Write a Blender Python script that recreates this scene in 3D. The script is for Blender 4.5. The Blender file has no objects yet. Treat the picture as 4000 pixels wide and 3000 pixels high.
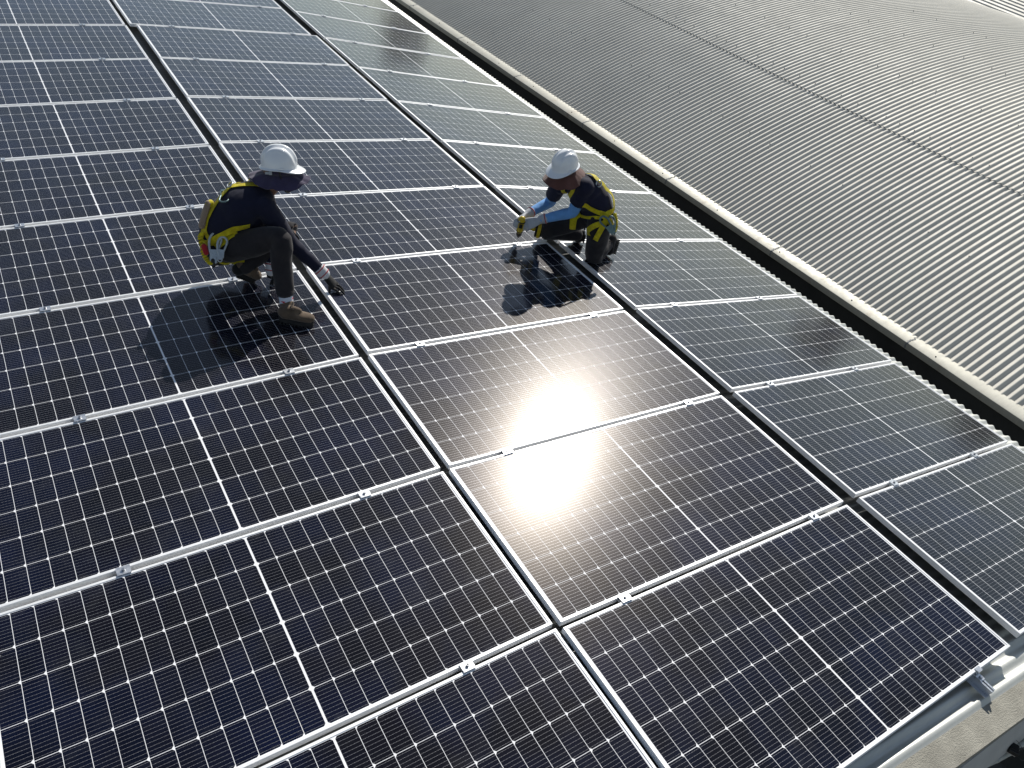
import bpy, bmesh, math, random
from mathutils import Vector, Matrix, noise
from mathutils.bvhtree import BVHTree
from math import sin, cos, pi, radians, sqrt, exp

random.seed(7)
scene = bpy.context.scene
COL = scene.collection

# ------------------------------------------------------------------ helpers
def link(o, parent=None):
    COL.objects.link(o)
    if parent is not None:
        o.parent = parent
    return o

def tag(o, label=None, cat=None, group=None, kind=None):
    if label: o['label'] = label
    if cat: o['category'] = cat
    if group: o['group'] = group
    if kind: o['kind'] = kind
    return o

def empty(name, loc=(0, 0, 0), M=None):
    o = bpy.data.objects.new(name, None)
    o.empty_display_size = 0.1
    if M is not None: o.matrix_world = M
    else: o.location = loc
    return link(o)

class MB:
    """collects geometry of one mesh"""
    def __init__(s):
        s.v = []; s.f = []
    def add(s, vs, fs):
        n = len(s.v)
        s.v += [tuple(v) for v in vs]
        s.f += [tuple(i + n for i in f) for f in fs]
        return s
    def box(s, c, size, M=None):
        hx, hy, hz = size[0] / 2, size[1] / 2, size[2] / 2
        vs = [Vector((sx * hx, sy * hy, sz * hz)) for sx in (-1, 1) for sy in (-1, 1) for sz in (-1, 1)]
        if M is not None: vs = [M @ v for v in vs]
        vs = [v + Vector(c) for v in vs]
        return s.add(vs, [(0, 1, 3, 2), (4, 6, 7, 5), (0, 4, 5, 1), (2, 3, 7, 6), (0, 2, 6, 4), (1, 5, 7, 3)])
    def prism(s, poly, z0, z1, T=lambda p: p):
        n = len(poly)
        vs = [T(Vector((x, y, z0))) for x, y in poly] + [T(Vector((x, y, z1))) for x, y in poly]
        fs = [tuple(range(n - 1, -1, -1)), tuple(range(n, 2 * n))]
        fs += [(i, (i + 1) % n, n + (i + 1) % n, n + i) for i in range(n)]
        return s.add(vs, fs)
    def cyl(s, a, b, r0, r1=None, n=12):
        a = Vector(a); b = Vector(b); r1 = r0 if r1 is None else r1
        d = (b - a).normalized()
        u = d.orthogonal().normalized(); w = d.cross(u)
        vs = []
        for p, r in ((a, r0), (b, r1)):
            for i in range(n):
                t = 2 * pi * i / n
                vs.append(p + r * (cos(t) * u + sin(t) * w))
        fs = [(i, (i + 1) % n, n + (i + 1) % n, n + i) for i in range(n)]
        fs += [tuple(range(n - 1, -1, -1)), tuple(range(n, 2 * n))]
        return s.add(vs, fs)
    def tube(s, pts, radii, n=14, up=None, caps=True):
        """swept tube through pts; radii: float or (a, b) per point (a along 'up' side axis)"""
        P = [Vector(p) for p in pts]; m = len(P)
        T = []
        for i in range(m):
            t = (P[min(i + 1, m - 1)] - P[max(i - 1, 0)])
            T.append(t.normalized())
        u = Vector(up) if up is not None else T[0].orthogonal()
        rings = []
        def R(i):
            r = radii[i] if isinstance(radii, (list, tuple)) else radii
            return r if isinstance(r, (list, tuple)) else (r, r)
        for i in range(m):
            base = Vector(up) if up is not None else u
            u = base - T[i] * base.dot(T[i])
            if u.length < 1e-4: u = T[i].orthogonal()
            u.normalize(); w = T[i].cross(u)
            a, b = R(i)
            rings.append((P[i], a, b, u.copy(), w, T[i]))
        full = []
        if caps:
            c, a, b, u0, w0, t0 = rings[0]; k = min(a, b)
            for q in (80, 55, 30):
                cq, sq = cos(radians(q)), sin(radians(q))
                full.append((c - t0 * k * sq, a * cq, b * cq, u0, w0))
        full += [(c, a, b, u0, w0) for c, a, b, u0, w0, t0 in rings]
        if caps:
            c, a, b, u0, w0, t0 = rings[-1]; k = min(a, b)
            for q in (30, 55, 80):
                cq, sq = cos(radians(q)), sin(radians(q))
                full.append((c + t0 * k * sq, a * cq, b * cq, u0, w0))
        vs = []
        for c, a, b, u0, w0 in full:
            for j in range(n):
                t = 2 * pi * j / n
                vs.append(c + u0 * (a * cos(t)) + w0 * (b * sin(t)))
        L = len(full); fs = []
        for i in range(L - 1):
            for j in range(n):
                fs.append((i * n + j, i * n + (j + 1) % n, (i + 1) * n + (j + 1) % n, (i + 1) * n + j))
        fs += [tuple(range(n - 1, -1, -1)), tuple((L - 1) * n + j for j in range(n))]
        return s.add(vs, fs)
    def ell(s, c, r, M=None, nu=18, nv=12):
        vs = []; fs = []
        c = Vector(c)
        for i in range(nv + 1):
            ph = pi * i / nv
            for j in range(nu):
                t = 2 * pi * j / nu
                v = Vector((r[0] * sin(ph) * cos(t), r[1] * sin(ph) * sin(t), r[2] * cos(ph)))
                if M is not None: v = M @ v
                vs.append(c + v)
        for i in range(nv):
            for j in range(nu):
                fs.append((i * nu + j, (i + 1) * nu + j, (i + 1) * nu + (j + 1) % nu, i * nu + (j + 1) % nu))
        return s.add(vs, fs)
    def mesh(s, name):
        me = bpy.data.meshes.new(name)
        me.from_pydata(s.v, [], s.f)
        me.validate(); me.update()
        return me
    def build(s, name, mat, parent=None, smooth=True, sharp=40):
        me = s.mesh(name)
        if mat: me.materials.append(mat)
        if smooth:
            me.shade_smooth()
            if sharp: me.set_sharp_from_angle(angle=radians(sharp))
        return link(bpy.data.objects.new(name, me), parent)

def catmull(pts, k=6):
    """dense spline through tuples of any length"""
    P = [tuple(p) for p in pts]; n = len(P); out = []
    for i in range(n - 1):
        p0 = P[max(i - 1, 0)]; p1 = P[i]; p2 = P[i + 1]; p3 = P[min(i + 2, n - 1)]
        for j in range(k):
            t = j / k
            out.append(tuple(0.5 * (2 * b + (c - a) * t + (2 * a - 5 * b + 4 * c - d) * t * t + (3 * b - a - 3 * c + d) * t ** 3)
                             for a, b, c, d in zip(p0, p1, p2, p3)))
    out.append(P[-1])
    return out

def bevel(o, w, seg=2):
    m = o.modifiers.new('bevel', 'BEVEL'); m.width = w; m.segments = seg; m.limit_method = 'ANGLE'
    m.angle_limit = radians(35)
    return o

# ------------------------------------------------------------------ node materials
class NT:
    def __init__(s, name):
        s.mat = bpy.data.materials.new(name); s.mat.use_nodes = True
        s.t = s.mat.node_tree; s.t.nodes.clear()
        s.out = s.t.nodes.new('ShaderNodeOutputMaterial')
    def n(s, typ, **kw):
        nd = s.t.nodes.new(typ)
        for k, v in kw.items(): setattr(nd, k, v)
        return nd
    def con(s, a, b):
        if isinstance(a, (int, float)): b.default_value = a
        elif isinstance(a, (tuple, list)):
            b.default_value = tuple(a) + ((1,) if len(a) == 3 and len(b.default_value) == 4 else ())
        else: s.t.links.new(a, b)
    def m(s, op, a, b=0.0, c=0.0):
        nd = s.n('ShaderNodeMath', operation=op)
        s.con(a, nd.inputs[0]); s.con(b, nd.inputs[1]); s.con(c, nd.inputs[2])
        return nd.outputs[0]
    def mix(s, f, a, b):
        nd = s.n('ShaderNodeMix', data_type='RGBA')
        s.con(f, nd.inputs[0]); s.con(a, nd.inputs[6]); s.con(b, nd.inputs[7])
        return nd.outputs[2]
    def fmix(s, f, a, b):
        nd = s.n('ShaderNodeMix', data_type='FLOAT')
        s.con(f, nd.inputs[0]); s.con(a, nd.inputs[2]); s.con(b, nd.inputs[3])
        return nd.outputs[0]
    def noise(s, vec, scale, detail=4, rough=0.6, dist=0.0):
        nd = s.n('ShaderNodeTexNoise')
        if vec is not None: s.con(vec, nd.inputs['Vector'])
        nd.inputs['Scale'].default_value = scale; nd.inputs['Detail'].default_value = detail
        nd.inputs['Roughness'].default_value = rough; nd.inputs['Distortion'].default_value = dist
        return nd.outputs[0]
    def ramp(s, f, lo, hi, a=0.0, b=1.0):
        nd = s.n('ShaderNodeMapRange'); nd.clamp = True
        s.con(f, nd.inputs[0]); nd.inputs[1].default_value = lo; nd.inputs[2].default_value = hi
        nd.inputs[3].default_value = a; nd.inputs[4].default_value = b
        return nd.outputs[0]
    def coord(s, which='Object'):
        return s.n('ShaderNodeTexCoord').outputs[which]
    def mapping(s, vec, scale=(1, 1, 1), loc=(0, 0, 0), rot=(0, 0, 0)):
        nd = s.n('ShaderNodeMapping'); s.con(vec, nd.inputs[0])
        nd.inputs['Location'].default_value = loc; nd.inputs['Rotation'].default_value = rot; nd.inputs['Scale'].default_value = scale
        return nd.outputs[0]
    def bump(s, h, strength=0.3, dist=0.01):
        nd = s.n('ShaderNodeBump'); nd.inputs['Strength'].default_value = strength
        nd.inputs['Distance'].default_value = dist; s.con(h, nd.inputs['Height'])
        return nd.outputs[0]
    def bsdf(s, color=(0.5, 0.5, 0.5), rough=0.5, metal=0.0, spec=0.5, normal=None, **kw):
        nd = s.n('ShaderNodeBsdfPrincipled')
        s.con(color, nd.inputs['Base Color']); s.con(rough, nd.inputs['Roughness']); s.con(metal, nd.inputs['Metallic'])
        s.con(spec, nd.inputs['Specular IOR Level'])
        if normal is not None: s.con(normal, nd.inputs['Normal'])
        for k, v in kw.items(): s.con(v, nd.inputs[k.replace('_', ' ')])
        return nd.outputs[0]
    def done(s, sh):
        s.con(sh, s.out.inputs[0]); return s.mat

def simple(name, color, rough=0.6, metal=0.0, spec=0.5, var=0.12, nscale=8, bump=0.0, bscale=60, dark=None, **kw):
    t = NT(name); co = t.coord()
    f = t.noise(co, nscale, 5, 0.6)
    c2 = dark or tuple(max(0, c * (1 - 2 * var)) for c in color)
    col = t.mix(t.ramp(f, 0.3, 0.7), c2, color)
    nm = t.bump(t.noise(co, bscale, 4, 0.6), bump, 0.01) if bump else None
    return t.done(t.bsdf(col, rough, metal, spec, nm, **kw))

# ------------------------------------------------------------------ camera (solved from the panel grid)
S = 1.134 / 1.04
Pm = [-1.1807682531723822, -0.33714070398298335, 3.181460829932468, 0.579847915186903, 0.7507667841409248, 0.04443579010683779, 3058.7264884386927, 1.0657255191536141, 2.0842895674757047, -0.14528459634243374, 0.06099061941430904, 0.021312311643609277, -0.2079040282587917, -0.02176312062829157, 2.2351165283582826, -0.456266072807576, -0.29417044587586777, -0.001677450091713494, 0.0, -0.0028384390392208994, 0.0018907053985973536, -0.004999362556935394, 0.006626679520124361, 0.0012014835020918936, -0.006226922358559827, 0.0017084831589852397, 0.001009606267699713, -0.005144362206624118]
CAM = Vector(Pm[:3]) * S
yw, ptc, ro = Pm[3:6]
cf = Vector((sin(yw) * cos(ptc), cos(yw) * cos(ptc), -sin(ptc)))
cr = Vector((cos(yw), -sin(yw), 0)); cu = cr.cross(cf)
cr2 = cr * cos(ro) + cu * sin(ro); cu2 = -cr * sin(ro) + cu * cos(ro)
cam = bpy.data.cameras.new('camera'); camo = link(bpy.data.objects.new('camera', cam))
camo.matrix_world = Matrix(((cr2.x, cu2.x, -cf.x, CAM.x), (cr2.y, cu2.y, -cf.y, CAM.y), (cr2.z, cu2.z, -cf.z, CAM.z), (0, 0, 0, 1)))
cam.sensor_width = 36; cam.lens = 36 * Pm[6] / 4000
cam.clip_start = 0.05; cam.clip_end = 2000
scene.camera = camo
def ray(px, py):
    return (cf + cr2 * ((px - 2000) / Pm[6]) + cu2 * ((1500 - py) / Pm[6])).normalized()
def project(P):
    d = Vector(P) - CAM; z = d.dot(cf)
    if z <= 0.05: return None
    return 2000 + Pm[6] * d.dot(cr2) / z, 1500 - Pm[6] * d.dot(cu2) / z

# ------------------------------------------------------------------ light
EL, AZ = radians(30.7), radians(51.3)
w = bpy.data.worlds.new('World'); scene.world = w; w.use_nodes = True
nt = w.node_tree; nt.nodes.clear()
sky = nt.nodes.new('ShaderNodeTexSky'); sky.sky_type = 'NISHITA'; sky.sun_disc = False
sky.sun_elevation = EL; sky.sun_rotation = AZ; sky.altitude = 100; sky.air_density = 1.1; sky.dust_density = 0.05; sky.ozone_density = 1.0
hs = nt.nodes.new('ShaderNodeHueSaturation'); hs.inputs['Saturation'].default_value = 0.74
tn = nt.nodes.new('ShaderNodeMix'); tn.data_type = 'RGBA'; tn.blend_type = 'MULTIPLY'; tn.inputs[0].default_value = 1; tn.inputs[7].default_value = (0.95, 0.97, 0.99, 1)
nt.links.new(sky.outputs[0], tn.inputs[6]); nt.links.new(tn.outputs[2], hs.inputs['Color'])
bg = nt.nodes.new('ShaderNodeBackground'); bg.inputs[1].default_value = 0.082
wo = nt.nodes.new('ShaderNodeOutputWorld')
nt.links.new(hs.outputs[0], bg.inputs[0]); nt.links.new(bg.outputs[0], wo.inputs[0])
sun = bpy.data.lights.new('sun', 'SUN'); sun.energy = 5.0; sun.angle = radians(0.53); sun.color = (1.0, 0.955, 0.88)
suno = link(bpy.data.objects.new('sun', sun))
sdir = Vector((sin(AZ) * cos(EL), cos(AZ) * cos(EL), sin(EL)))
suno.rotation_euler = sdir.to_track_quat('Z', 'Y').to_euler(); suno.location = (20, 16, 15)
scene.view_settings.view_transform = 'Standard'; scene.view_settings.look = 'None'; scene.view_settings.exposure = 0
scene.render.film_transparent = False
scene.cycles.max_bounces = 8

# ------------------------------------------------------------------ panel geometry
PL, PW = Pm[8] * S, 1.134
def prof(c):
    L = Pm[8]; d = lambda t: Vector((cos(t), sin(t)))
    if c == 0: return Vector((0, 0)) - L * d(Pm[9]), Vector((0, 0)), 0.0
    i = 10 if c == 1 else 14
    a = Vector((Pm[i], Pm[i + 1])); return a, a + L * d(Pm[i + 2]), Pm[i + 3]
def grid(c, u, y):
    """point of column c at u across (0..1) and y along, y in panel-fit units"""
    a, b, dy = prof(c); xz = a.lerp(b, u); i = (19, 22, 25)[c]; yy = y + dy - 4
    return Vector((xz.x + Pm[i] * yy, y + dy, xz.y + Pm[i + 1] * yy * yy + Pm[i + 2] * yy)) * S
def roofz(x, y):
    """centre line of our corrugated sheet"""
    yy = y / S - 4
    return 0.165 - 0.1633 * (x + 1.124) - 0.02138 * (x + 1.124) * (x - 1.178) + S * (0.00137 * yy * yy - 0.00546 * yy) - 0.100

# ---- materials
def cell_material():
    t = NT('solar_cells')
    co = t.coord(); sp = t.n('ShaderNodeSeparateXYZ'); t.con(co, sp.inputs[0]); x, y = sp.outputs[0], sp.outputs[1]
    rnd = t.n('ShaderNodeObjectInfo').outputs['Random']
    off = t.n('ShaderNodeCombineXYZ'); t.con(t.m('MULTIPLY', rnd, 37.0), off.inputs[0]); t.con(t.m('MULTIPLY', rnd, 91.0), off.inputs[1])
    va = t.n('ShaderNodeVectorMath', operation='ADD'); t.con(co, va.inputs[0]); t.con(off.outputs[0], va.inputs[1]); rv = va.outputs[0]
    pX, gX, pY, gY = 0.0924, 0.0021, 0.1835, 0.0023
    xm = t.m('SUBTRACT', x, PL / 2)
    xh = t.m('SUBTRACT', t.m('ABSOLUTE', xm), 0.0052)
    fx = t.m('MULTIPLY', t.m('FRACT', t.m('DIVIDE', xh, pX)), pX)
    yc = t.m('SUBTRACT', y, (PW - 6 * pY + gY) / 2)
    fy = t.m('MULTIPLY', t.m('FRACT', t.m('DIVIDE', yc, pY)), pY)
    gt = lambda a, b: t.m('GREATER_THAN', a, b)
    lt = lambda a, b: t.m('LESS_THAN', a, b)
    mx = lambda a, b: t.m('MAXIMUM', a, b)
    dy = t.m('MINIMUM', fy, t.m('SUBTRACT', pY - gY, fy))
    white = mx(gt(fx, pX - gX), gt(fy, pY - gY))
    white = mx(white, lt(t.m('ADD', fx, dy), 0.0095))
    white = mx(white, mx(lt(xh, 0.0), gt(xh, 12 * pX - gX)))
    white = mx(white, mx(lt(yc, 0.0), gt(yc, 6 * pY - gY)))
    # ten round wires per cell with small pads
    pads = lt(t.m('FRACT', t.m('DIVIDE', fx, 0.0151)), 0.14)
    wd = t.m('ABSOLUTE', t.m('SUBTRACT', t.m('FRACT', t.m('DIVIDE', fy, (pY - gY) / 10)), 0.5))
    wire = lt(t.m('MULTIPLY', wd, (pY - gY) / 10), t.m('ADD', 0.00030, t.m('MULTIPLY', pads, 0.00035)))
    # cell to cell tone
    cid = t.n('ShaderNodeCombineXYZ')
    t.con(t.m('FLOOR', t.m('DIVIDE', xm, pX)), cid.inputs[0]); t.con(t.m('FLOOR', t.m('DIVIDE', yc, pY)), cid.inputs[1]); t.con(t.m('MULTIPLY', rnd, 100.0), cid.inputs[2])
    wn = t.n('ShaderNodeTexWhiteNoise', noise_dimensions='3D'); t.con(cid.outputs[0], wn.inputs[0])
    tone = wn.outputs[0]
    cellc = t.mix(tone, (0.0012, 0.0016, 0.0045), (0.0040, 0.0040, 0.0085))
    big = t.ramp(t.noise(rv, 1.6, 3, 0.6), 0.42, 0.66)
    cellc = t.mix(t.m('MULTIPLY', big, 0.6), cellc, (0.002, 0.006, 0.030))
    # dust, wiped streaks, smears
    st = t.noise(t.mapping(rv, scale=(2.0, 9.0, 1), rot=(0, 0, 0.5)), 2.2, 6, 0.7, 0.8)
    sm = t.ramp(t.noise(rv, 3.5, 6, 0.72, 0.5), 0.54, 0.80)
    sp2 = t.ramp(t.noise(rv, 26, 3, 0.6, 1.2), 0.70, 0.80)
    vo = t.n('ShaderNodeTexVoronoi'); t.con(rv, vo.inputs['Vector']); vo.inputs['Scale'].default_value = 5.5
    vsel = gt(t.noise(rv, 4.1, 0), 0.56)
    spots = t.m('MULTIPLY', lt(t.m('ADD', vo.outputs['Distance'], t.m('MULTIPLY', t.noise(rv, 60, 2), 0.03)), 0.036), vsel)
    dust = t.m('ADD', t.m('MULTIPLY', t.ramp(st, 0.5, 0.85), 0.012), t.m('ADD', t.m('MULTIPLY', sm, 0.028), t.m('MULTIPLY', t.m('MULTIPLY', sp2, sm), 0.24)))
    dust = t.m('ADD', dust, t.m('MULTIPLY', spots, 0.25))
    edge = t.ramp(t.m('MINIMUM', y, t.m('SUBTRACT', PW, y)), 0.012, 0.05, 1.0, 0.0)
    dust = t.m('ADD', dust, t.m('MULTIPLY', t.m('MULTIPLY', edge, t.ramp(t.noise(rv, 12, 4), 0.5, 0.75)), 0.10))
    crough = t.m('ADD', 0.070, t.m('ADD', t.m('MULTIPLY', sm, 0.02), t.m('MULTIPLY', t.noise(rv, 30, 3), 0.035)))
    nb = t.bump(t.noise(rv, 420, 2, 0.5), 0.03, 0.002)
    kw = dict(Coat_Weight=1.0, Coat_Roughness=crough, Coat_IOR=1.34)
    base = t.mix(dust, cellc, (0.55, 0.56, 0.55))
    col = t.mix(wire, base, (0.36, 0.36, 0.38))
    col = t.mix(white, col, (0.90, 0.91, 0.93))
    rough = t.fmix(wire, t.fmix(white, 0.24, 0.5), 0.30)
    metal = t.m('MULTIPLY', t.m('MULTIPLY', wire, t.m('SUBTRACT', 1.0, white)), 0.15)
    b = t.n('ShaderNodeBsdfPrincipled')
    t.con(col, b.inputs['Base Color']); t.con(rough, b.inputs['Roughness']); t.con(metal, b.inputs['Metallic'])
    b.inputs['Specular IOR Level'].default_value = 0.09
    t.con((1.0, 0.86, 0.74), b.inputs['Specular Tint'])
    # cover glass: clear reflection with a tight highlight
    gl = t.n('ShaderNodeBsdfGlossy', distribution='BECKMANN'); t.con(crough, gl.inputs['Roughness']); t.con(nb, gl.inputs['Normal'])
    gl.inputs['Color'].default_value = (1, 1, 1, 1)
    fr = t.n('ShaderNodeFresnel'); fr.inputs['IOR'].default_value = 1.30
    mxs = t.n('ShaderNodeMixShader'); t.con(fr.outputs[0], mxs.inputs[0]); t.con(b.outputs[0], mxs.inputs[1]); t.con(gl.outputs[0], mxs.inputs[2])
    return t.done(mxs.outputs[0])

def metal_material(name, color, rough, metal, streak=0.15, bump=0.0, nscale=3.0, stain=None, under_shade=None):
    t = NT(name); co = t.coord()
    a = t.noise(co, nscale, 6, 0.65); b_ = t.noise(t.mapping(co, scale=(1, 6, 1)), nscale * 3, 5, 0.7)
    f = t.m('ADD', t.m('MULTIPLY', a, 0.6), t.m('MULTIPLY', b_, 0.4))
    col = t.mix(t.ramp(f, 0.35, 0.65), tuple(c * (1 - 2 * streak) for c in color), color)
    if stain:
        col = t.mix(t.ramp(t.noise(co, nscale * 1.7, 6, 0.75), 0.55, 0.75, 0, 0.6), col, stain)
    if under_shade:   # shade beneath the panels and in their gaps, painted into the sheet colour
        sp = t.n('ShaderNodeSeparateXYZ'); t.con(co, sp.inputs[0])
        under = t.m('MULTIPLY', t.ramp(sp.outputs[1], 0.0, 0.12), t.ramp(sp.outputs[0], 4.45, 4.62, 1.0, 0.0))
        col = t.mix(t.m('MULTIPLY', under, 0.9), col, under_shade)
    rg = t.ramp(t.noise(co, nscale * 5, 4), 0.3, 0.7, rough - 0.07, rough + 0.1)
    nm = t.bump(t.noise(co, 90, 4), bump, 0.01) if bump else None
    return t.done(t.bsdf(col, rg, metal, 0.5, nm))

M_cells = cell_material()
M_frame = metal_material('anodised_frame', (0.90, 0.91, 0.92), 0.42, 0.25, 0.04)
M_clamp = metal_material('clamp_aluminium', (0.72, 0.74, 0.77), 0.32, 0.85, 0.08, nscale=20)
M_steel = metal_material('bolt_steel', (0.62, 0.63, 0.65), 0.28, 0.95, 0.1, nscale=40)
M_roof = metal_material('galvanised_roof', (0.66, 0.67, 0.63), 0.45, 0.25, 0.08, 0.08, 2.0, under_shade=(0.16, 0.165, 0.16))
M_nroof = metal_material('weathered_roof', (0.74, 0.715, 0.63), 0.66, 0.05, 0.07, 0.05, 0.8)
M_cap = metal_material('coping_metal', (0.72, 0.70, 0.60), 0.55, 0.15, 0.10, 0.1, 2.5, stain=(0.38, 0.27, 0.17))
M_conc = simple('render_coping', (0.40, 0.385, 0.33), 0.9, 0, 0.3, 0.16, 9, 0.9, 130)
M_fasc = simple('render_fascia', (0.55, 0.55, 0.53), 0.9, 0, 0.3, 0.06, 6, 0.5, 160)
M_dwall = simple('dark_wall', (0.07, 0.072, 0.068), 0.9, 0, 0.3, 0.2, 1.5, 0.4, 30)
M_ground = simple('yard_ground', (0.20, 0.195, 0.18), 0.95, 0, 0.2, 0.25, 0.6, 0.5, 14)
M_black = simple('black_plastic', (0.012, 0.012, 0.013), 0.4, 0, 0.5, 0.1, 20)
M_pipe = simple('painted_pipe', (0.55, 0.56, 0.50), 0.55, 0, 0.5, 0.15, 14, 0.2, 60)
M_screw = simple('weathered_screw', (0.06, 0.055, 0.05), 0.7, 0.3, 0.4, 0.2, 40)

# ------------------------------------------------------------------ panels
ORD = ['first', 'second', 'third', 'fourth', 'fifth', 'sixth', 'seventh', 'eighth', 'ninth', 'tenth', 'eleventh', 'twelfth', 'thirteenth', 'fourteenth', 'fifteenth']
CN = ['left', 'middle', 'right']
def frame_mesh():
    b = MB(); fw, H = 0.0135, 0.035
    o = [(0, 0), (PL, 0), (PL, PW), (0, PW)]
    i_ = [(fw, fw), (PL - fw, fw), (PL - fw, PW - fw), (fw, PW - fw)]
    c = 0.0012
    oc = [(c, c), (PL - c, c), (PL - c, PW - c), (c, PW - c)]
    ll = [oc, o, o, i_, i_]; zz = [0, -c, -H, 0, -0.0035]
    v = []
    for L_, z in zip(ll, zz): v += [(x, y, z) for x, y in L_]
    # grooves on the outer side: two thin steps
    f = []
    for k in range(4):
        j = (k + 1) % 4
        f += [(k, j, 12 + j, 12 + k), (4 + k, 4 + j, j, k), (8 + k, 8 + j, 4 + j, 4 + k), (12 + k, 12 + j, 16 + j, 16 + k)]
    b.add(v, f)
    # bottom return flange and raised extrusion lines on the sides
    fl = 0.028
    ib = [(fl, fl), (PL - fl, fl), (PL - fl, PW - fl), (fl, PW - fl)]
    n = len(b.v)
    b.add([(x, y, -H) for x, y in o] + [(x, y, -H) for x, y in ib], [(k, 4 + k, 4 + (k + 1) % 4, (k + 1) % 4) for k in range(4)])
    for z in (-0.009, -0.020, -0.030):
        e = 0.0009
        b.box((PL / 2, -e / 2, z), (PL - 0.002, e, 0.0022)); b.box((PL / 2, PW + e / 2, z), (PL - 0.002, e, 0.0022))
        b.box((-e / 2, PW / 2, z), (e, PW - 0.002, 0.0022)); b.box((PL + e / 2, PW / 2, z), (e, PW - 0.002, 0.0022))
    return b.mesh('frame')
def glass_mesh():
    b = MB(); e = 0.0133
    b.add([(e, e, -0.0032), (PL - e, e, -0.0032), (PL - e, PW - e, -0.0032), (e, PW - e, -0.0032)], [(0, 1, 2, 3)])
    return b.mesh('glass')
me_frame = frame_mesh(); me_frame.materials.append(M_frame)
me_glass = glass_mesh(); me_glass.materials.append(M_cells)

def back_mesh():
    b = MB(); e = 0.0133
    b.box((PL / 2, PW / 2, -0.0066), (PL - 2 * e, PW - 2 * e, 0.004))
    return b.mesh('backsheet')
me_back = back_mesh(); M_back = simple('backsheet_underside', (0.6, 0.6, 0.6), 0.6); me_back.materials.append(M_back)

SPECIAL = {(0, 2): 'squatting worker stands on its front half', (0, 3): 'dark shadow of the squatting worker over its right half',
           (1, 1): 'blazing sun glint near its upper edge', (1, 2): 'blazing sun glint near its lower edge',
           (1, 3): 'shadow of the kneeling worker at its upper right'}
SHIFT = {}
def panel_matrix(c, r):
    p = Pm[7]; y0 = r * p
    a = grid(c, 0, y0); b = grid(c, 1, y0); d = grid(c, 0, y0 + 1.04)
    ex = (b - a).normalized(); ey = (d - a); ey = (ey - ex * ey.dot(ex)).normalized(); ez = ex.cross(ey)
    rn = random.Random(c * 100 + r)
    if c == 1 and r >= 9: a = a - ex * 0.072
    a = a + ey * rn.uniform(-0.0015, 0.0015) + ex * rn.uniform(-0.003, 0.003)
    M = Matrix(((ex.x, ey.x, ez.x, a.x), (ex.y, ey.y, ez.y, a.y), (ex.z, ey.z, ez.z, a.z), (0, 0, 0, 1)))
    return M @ Matrix.Rotation(radians(rn.uniform(-0.12, 0.12)), 4, 'X') @ Matrix.Rotation(radians(rn.uniform(-0.08, 0.08)), 4, 'Y')
def in_view(pts, m=10):
    q = [project(p) for p in pts]
    q = [a for a in q if a]
    if not q: return False
    xs = [a[0] for a in q]; ys = [a[1] for a in q]
    return max(xs) > -m and min(xs) < 4000 + m and max(ys) > -m and min(ys) < 3000 + m

panels = {}
for c in range(3):
    vis = []
    for r in range(-1, 16):
        if r < 0: continue
        M = panel_matrix(c, r)
        corners = [M @ Vector((x, y, 0)) for x in (0, PL / 2, PL) for y in (0, PW)]
        if in_view(corners): vis.append((r, M))
    last = vis[-1][0]
    for r, M in vis:
        o = empty('solar_panel', M=M)
        place = 'nearest' if r == vis[0][0] else ORD[r] + ' from the near edge'
        if r == last: place = 'farthest in view'
        lab = 'black solar panel in the %s column, %s' % (CN[c], place)
        if (c, r) == (0, 3): lab = 'black panel in the left column under the squatting worker\'s front boot'
        if (c, r) == (1, 1): lab = 'black panel in the middle column with the lower half of the sun glint'
        if (c, r) == (1, 2): lab = 'black panel in the middle column with the upper half of the sun glint'
        if (c, r) == (1, 3): lab = 'black panel in the middle column crossed by the kneeling worker\'s shadow'
        if (c, r) == (2, 3): lab = 'greyish panel in the right column under the kneeling worker\'s near knee'
        tag(o, lab, 'solar panel', 'solar panels laid in three columns on the roof')
        for nm, me in (('frame', me_frame), ('cell_glass', me_glass), ('backsheet', me_back)):
            link(bpy.data.objects.new(nm, me), o)
        panels[(c, r)] = (o, M)
    print('col', c, 'rows', vis[0][0], last)

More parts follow.
